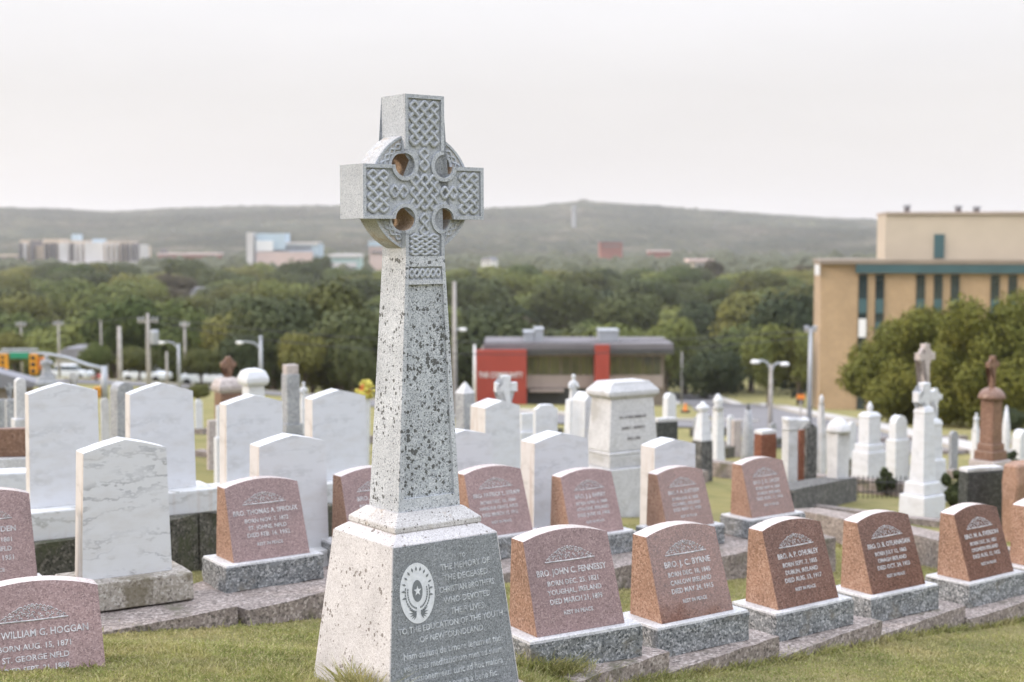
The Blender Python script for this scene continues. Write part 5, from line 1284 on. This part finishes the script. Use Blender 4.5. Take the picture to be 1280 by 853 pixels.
# far woods that read as one mass
def woods():
    r = np.random.default_rng(2); n = 2600; V = []; Fc = []
    bm = bmesh.new(); bmesh.ops.create_icosphere(bm, subdivisions=2, radius=1); base = np.array([v.co[:] for v in bm.verts]); fcs = [[v.index for v in f.verts] for f in bm.faces]; bm.free()
    Vs = []; Fs = []; k = 0
    for i in range(n):
        y = math.sqrt(r.uniform(640 ** 2, 1600 ** 2)); x = X(r.uniform(-150, 1420), y)
        s = r.uniform(6, 11); jit = 1 + .22 * r.normal(size=(len(base), 1))
        p = base * jit * [s, s, s * .8] + [x, y, -23 + r.uniform(-1, 3)]
        if y > 1400: p[:, 2] += (hz(x, y) + 22)
        Vs.append(p); Fs += [[a + k for a in f] for f in fcs]; k += len(base)
    me = bpy.data.meshes.new('w'); me.from_pydata(np.concatenate(Vs).tolist(), [], Fs); return me
m = mat_leaf('far_foliage', (.032, .042, .022), (.085, .088, .042), 0.0, .0)
nt = m.node_tree
tag(obj('distant_woods', woods(), m), 'distant hazy woods below the hills', 'woods', kind='stuff')
m_h = G['leaf_dark']

# ------------------------------------------------------------------ grass blades
def grass():
    r = np.random.default_rng(4); N0 = 420000
    y = 7.0 + (19 - 7.0) * r.uniform(0, 1, N0) ** 1.5; px = r.uniform(-60, 1340, N0); x = (px - 640) / F * y
    patch = np.array([noise.noise(Vector((a * .9, b * .9, 5))) for a, b in zip(x[::1], y[::1])])
    keep = r.uniform(0, 1, N0) < (.72 + .5 * patch); x, y, patch = x[keep], y[keep], patch[keep]; n = len(x)
    z = np.array([gz_bumpy(a, b) for a, b in zip(x, y)])
    h = r.uniform(.012, .030, n) * (1 + .6 * patch) * (1 + (r.uniform(0, 1, n) < .03) * 1.2)
    return x, y, z - .004, h, r
def blades(x, y, z, h, r, wid=.0032):
    n = len(x); a = r.uniform(0, 2 * PI, n); w = wid * (1 + .12 * (y - 7)) * r.uniform(.7, 1.4, n); ln = h * r.uniform(.3, 1.5, n); b = r.uniform(0, 2 * PI, n)
    p = np.stack([x, y, z], 1); u = np.stack([np.cos(a) * w, np.sin(a) * w, 0 * a], 1); l = np.stack([np.cos(b) * ln, np.sin(b) * ln, h], 1)
    mid = p + l * .5 + np.array([0, 0, 1]) * (h * .12)[:, None]
    V = np.stack([p - u, p + u, mid + u * .75, mid - u * .75, p + l], 1).reshape(-1, 3)
    me = bpy.data.meshes.new('grass'); base = np.arange(n) * 5
    q = np.stack([base, base + 1, base + 2, base + 3, base + 3, base + 2, base + 4], 1).ravel()
    me.vertices.add(5 * n); me.vertices.foreach_set('co', V.ravel().astype(np.float32)); me.loops.add(7 * n); me.loops.foreach_set('vertex_index', q.astype(np.int32))
    ls_ = np.stack([np.arange(n) * 7, np.arange(n) * 7 + 4], 1).ravel(); lt = np.tile([4, 3], n)
    me.polygons.add(2 * n); me.polygons.foreach_set('loop_start', ls_.astype(np.int32)); me.polygons.foreach_set('loop_total', lt.astype(np.int32)); me.update(); return me
def mat_blade():
    m = G['blade']; nt = m.node_tree
    return m
def bl():
    m, nt, b = newmat('grass_blade'); co = coords(nt, world=True)
    c = ramp(nt, noi(nt, co, 1.4, 4, .7), [(.30, (.190, .235, .055)), (.5, (.300, .310, .095)), (.68, (.420, .370, .165))])
    c = mixc(nt, 1.0, c, ramp(nt, noi(nt, co, 9, 4, .7), [(.34, .62), (.6, 1.12)]), 'MULTIPLY')
    c = mixc(nt, ramp(nt, noi(nt, co, 70, 1), [(.5, 0.0), (.64, .85)]), c, (.50, .43, .24))
    nt.links.new(c, b.inputs['Base Color']); b.inputs['Roughness'].default_value = .7
    t = N(nt, 'ShaderNodeBsdfTranslucent'); nt.links.new(c, t.inputs[0]); ms = N(nt, 'ShaderNodeMixShader'); ms.inputs[0].default_value = .35
    out = [n for n in nt.nodes if n.type == 'OUTPUT_MATERIAL'][0]
    nt.links.new(b.outputs[0], ms.inputs[1]); nt.links.new(t.outputs[0], ms.inputs[2]); nt.links.new(ms.outputs[0], out.inputs[0]); return m
G['blades'] = bl()
gx, gy, gzz, gh, r = grass()
tag(obj('grass', blades(gx, gy, gzz, gh, r), G['blades']), 'short mown grass between the grave rows', 'grass', kind='stuff')
# unmown tufts along kerbs and around the plinth
r = np.random.default_rng(9); tx_, ty_, th_ = [], [], []
def tuft_line(x0, y0, x1, y1, n, spread, hmin, hmax):
    k = r.uniform(0, 1, n)
    for q in k:
        c = .5 + .5 * noise.noise(Vector((q * 9, x0, y0)))
        if r.uniform() > .25 + c: continue
        tx_.append(x0 + (x1 - x0) * q + r.normal() * spread); ty_.append(y0 + (y1 - y0) * q + r.normal() * spread); th_.append(r.uniform(hmin, hmax) * (.5 + c))
fn = Vector((.6, -.8)) * .38
for rowp, off in ((row1, .40), (row2, .55)):
    P = [(X(a, c), c) for a, b, c in rowp]
    for (ax, ay), (bx, by) in zip(P[:-1], P[1:]):
        nx, ny = .64 * off, -.77 * off; tuft_line(ax + nx, ay + ny, bx + nx, by + ny, 900, .03, .03, .085)
ca, sa = math.cos(R(37)), math.sin(R(37))
def loc2(u, v): return cx + u * ca - v * sa, cy + u * sa + v * ca
for a, b, n_, hh in (((-.60, .62), (-.60, -.6), 900, .09), ((-.6, -.62), (.6, -.62), 700, .06), ((.60, -.6), (.60, .5), 1200, .12)):
    p, q = loc2(*a), loc2(*b); tuft_line(*p, *q, n_, .035, .04, hh)
p, q = loc2(-.46, .0), loc2(-.46, -.36); tuft_line(*p, *q, 700, .02, .12, .20)
p, q = (X(655, 8.45), 8.45), (X(740, 8.6), 8.6); tuft_line(*p, *q, 1500, .05, .05, .13)
tx_, ty_, th_ = map(np.array, (tx_, ty_, th_)); tz_ = np.array([gz_bumpy(a, b) for a, b in zip(tx_, ty_)])
tag(obj('grass_tufts', blades(tx_, ty_, tz_ - .01, th_, r, .0028), G['blades']), 'longer unmown grass tufts along kerbs and plinth', 'grass', kind='stuff')

# ------------------------------------------------------------------ air, sky, sun, camera
m = bpy.data.materials.new('haze'); m.use_nodes = True; nt = m.node_tree; nt.nodes.clear()
out = nt.nodes.new('ShaderNodeOutputMaterial'); pv = nt.nodes.new('ShaderNodeVolumePrincipled')
pv.inputs['Color'].default_value = (.93, .925, .945, 1); pv.inputs['Density'].default_value = .00012; pv.inputs['Anisotropy'].default_value = .2
nt.links.new(pv.outputs[0], out.inputs['Volume'])
bm = bmesh.new(); box(bm, -4300, 4300, -300, 5300, -60, 135)
tag(obj('haze', bm, m), kind='stuff')

w = bpy.data.worlds.new('World'); scene.world = w; w.use_nodes = True; nt = w.node_tree; nt.nodes.clear()
out = nt.nodes.new('ShaderNodeOutputWorld'); bg = nt.nodes.new('ShaderNodeBackground'); nt.links.new(bg.outputs[0], out.inputs[0])
SUN_EL, SUN_AZ = 24, -98          # azimuth clockwise from +Y; -98 = from the left
sky = nt.nodes.new('ShaderNodeTexSky'); sky.sky_type = 'NISHITA'; sky.sun_disc = False; sky.sun_elevation = R(SUN_EL); sky.sun_rotation = R(SUN_AZ); sky.dust_density = 4; sky.air_density = 1.0
tc = nt.nodes.new('ShaderNodeTexCoord'); sp = nt.nodes.new('ShaderNodeSeparateXYZ'); nt.links.new(tc.outputs['Generated'], sp.inputs[0])
# thin high overcast: brighter overhead, faint cloud structure
el = ramp(nt, sp.outputs[2], [(0.0, (9.3, 8.85, 8.75)), (.10, (9.3, 8.95, 8.9)), (.25, (12, 12, 12.6)), (.6, (24.5, 25.6, 28.5)), (1.0, (30, 31.5, 36))])
mp = nt.nodes.new('ShaderNodeMapping'); mp.inputs['Scale'].default_value = (1.2, 1.2, 5); nt.links.new(tc.outputs['Generated'], mp.inputs[0])
cl = ramp(nt, noi(nt, mp.outputs[0], 2.2, 5, .55), [(.3, .955), (.7, 1.03)])
oc = mixc(nt, 1.0, el, cl, 'MULTIPLY')
cm = mixc(nt, .88, sky.outputs[0], oc)
nt.links.new(cm, bg.inputs[0]); bg.inputs[1].default_value = .10
sun = bpy.data.lights.new('sun', 'SUN'); sun.energy = 2.3; sun.angle = R(12); sun.color = (1.0, .82, .66)
so = bpy.data.objects.new('sun', sun); link(so)
d = Vector((math.sin(R(SUN_AZ)) * math.cos(R(SUN_EL)), math.cos(R(SUN_AZ)) * math.cos(R(SUN_EL)), math.sin(R(SUN_EL))))
so.rotation_euler = d.to_track_quat('Z', 'Y').to_euler(); so.location = (-20, 0, 30)

cam = bpy.data.cameras.new('camera'); co_ = bpy.data.objects.new('camera', cam); link(co_); scene.camera = co_
cam.sensor_width = 36; cam.lens = 36 * F / 1280; cam.clip_end = 20000; cam.clip_start = .05
pitch = math.atan((426.5 - HY) / F)
co_.location = (0, 0, CAMH); co_.rotation_euler = (R(90) - pitch, 0, 0)
cam.dof.use_dof = True; cam.dof.focus_distance = 7.75; cam.dof.aperture_fstop = 1.9; cam.dof.aperture_blades = 0
vs = scene.view_settings; vs.view_transform = 'Standard'; vs.look = 'None'; vs.exposure = 0; vs.gamma = 1; vs.use_curve_mapping = False
scene.cycles.volume_bounces = 1; scene.cycles.max_bounces = 6
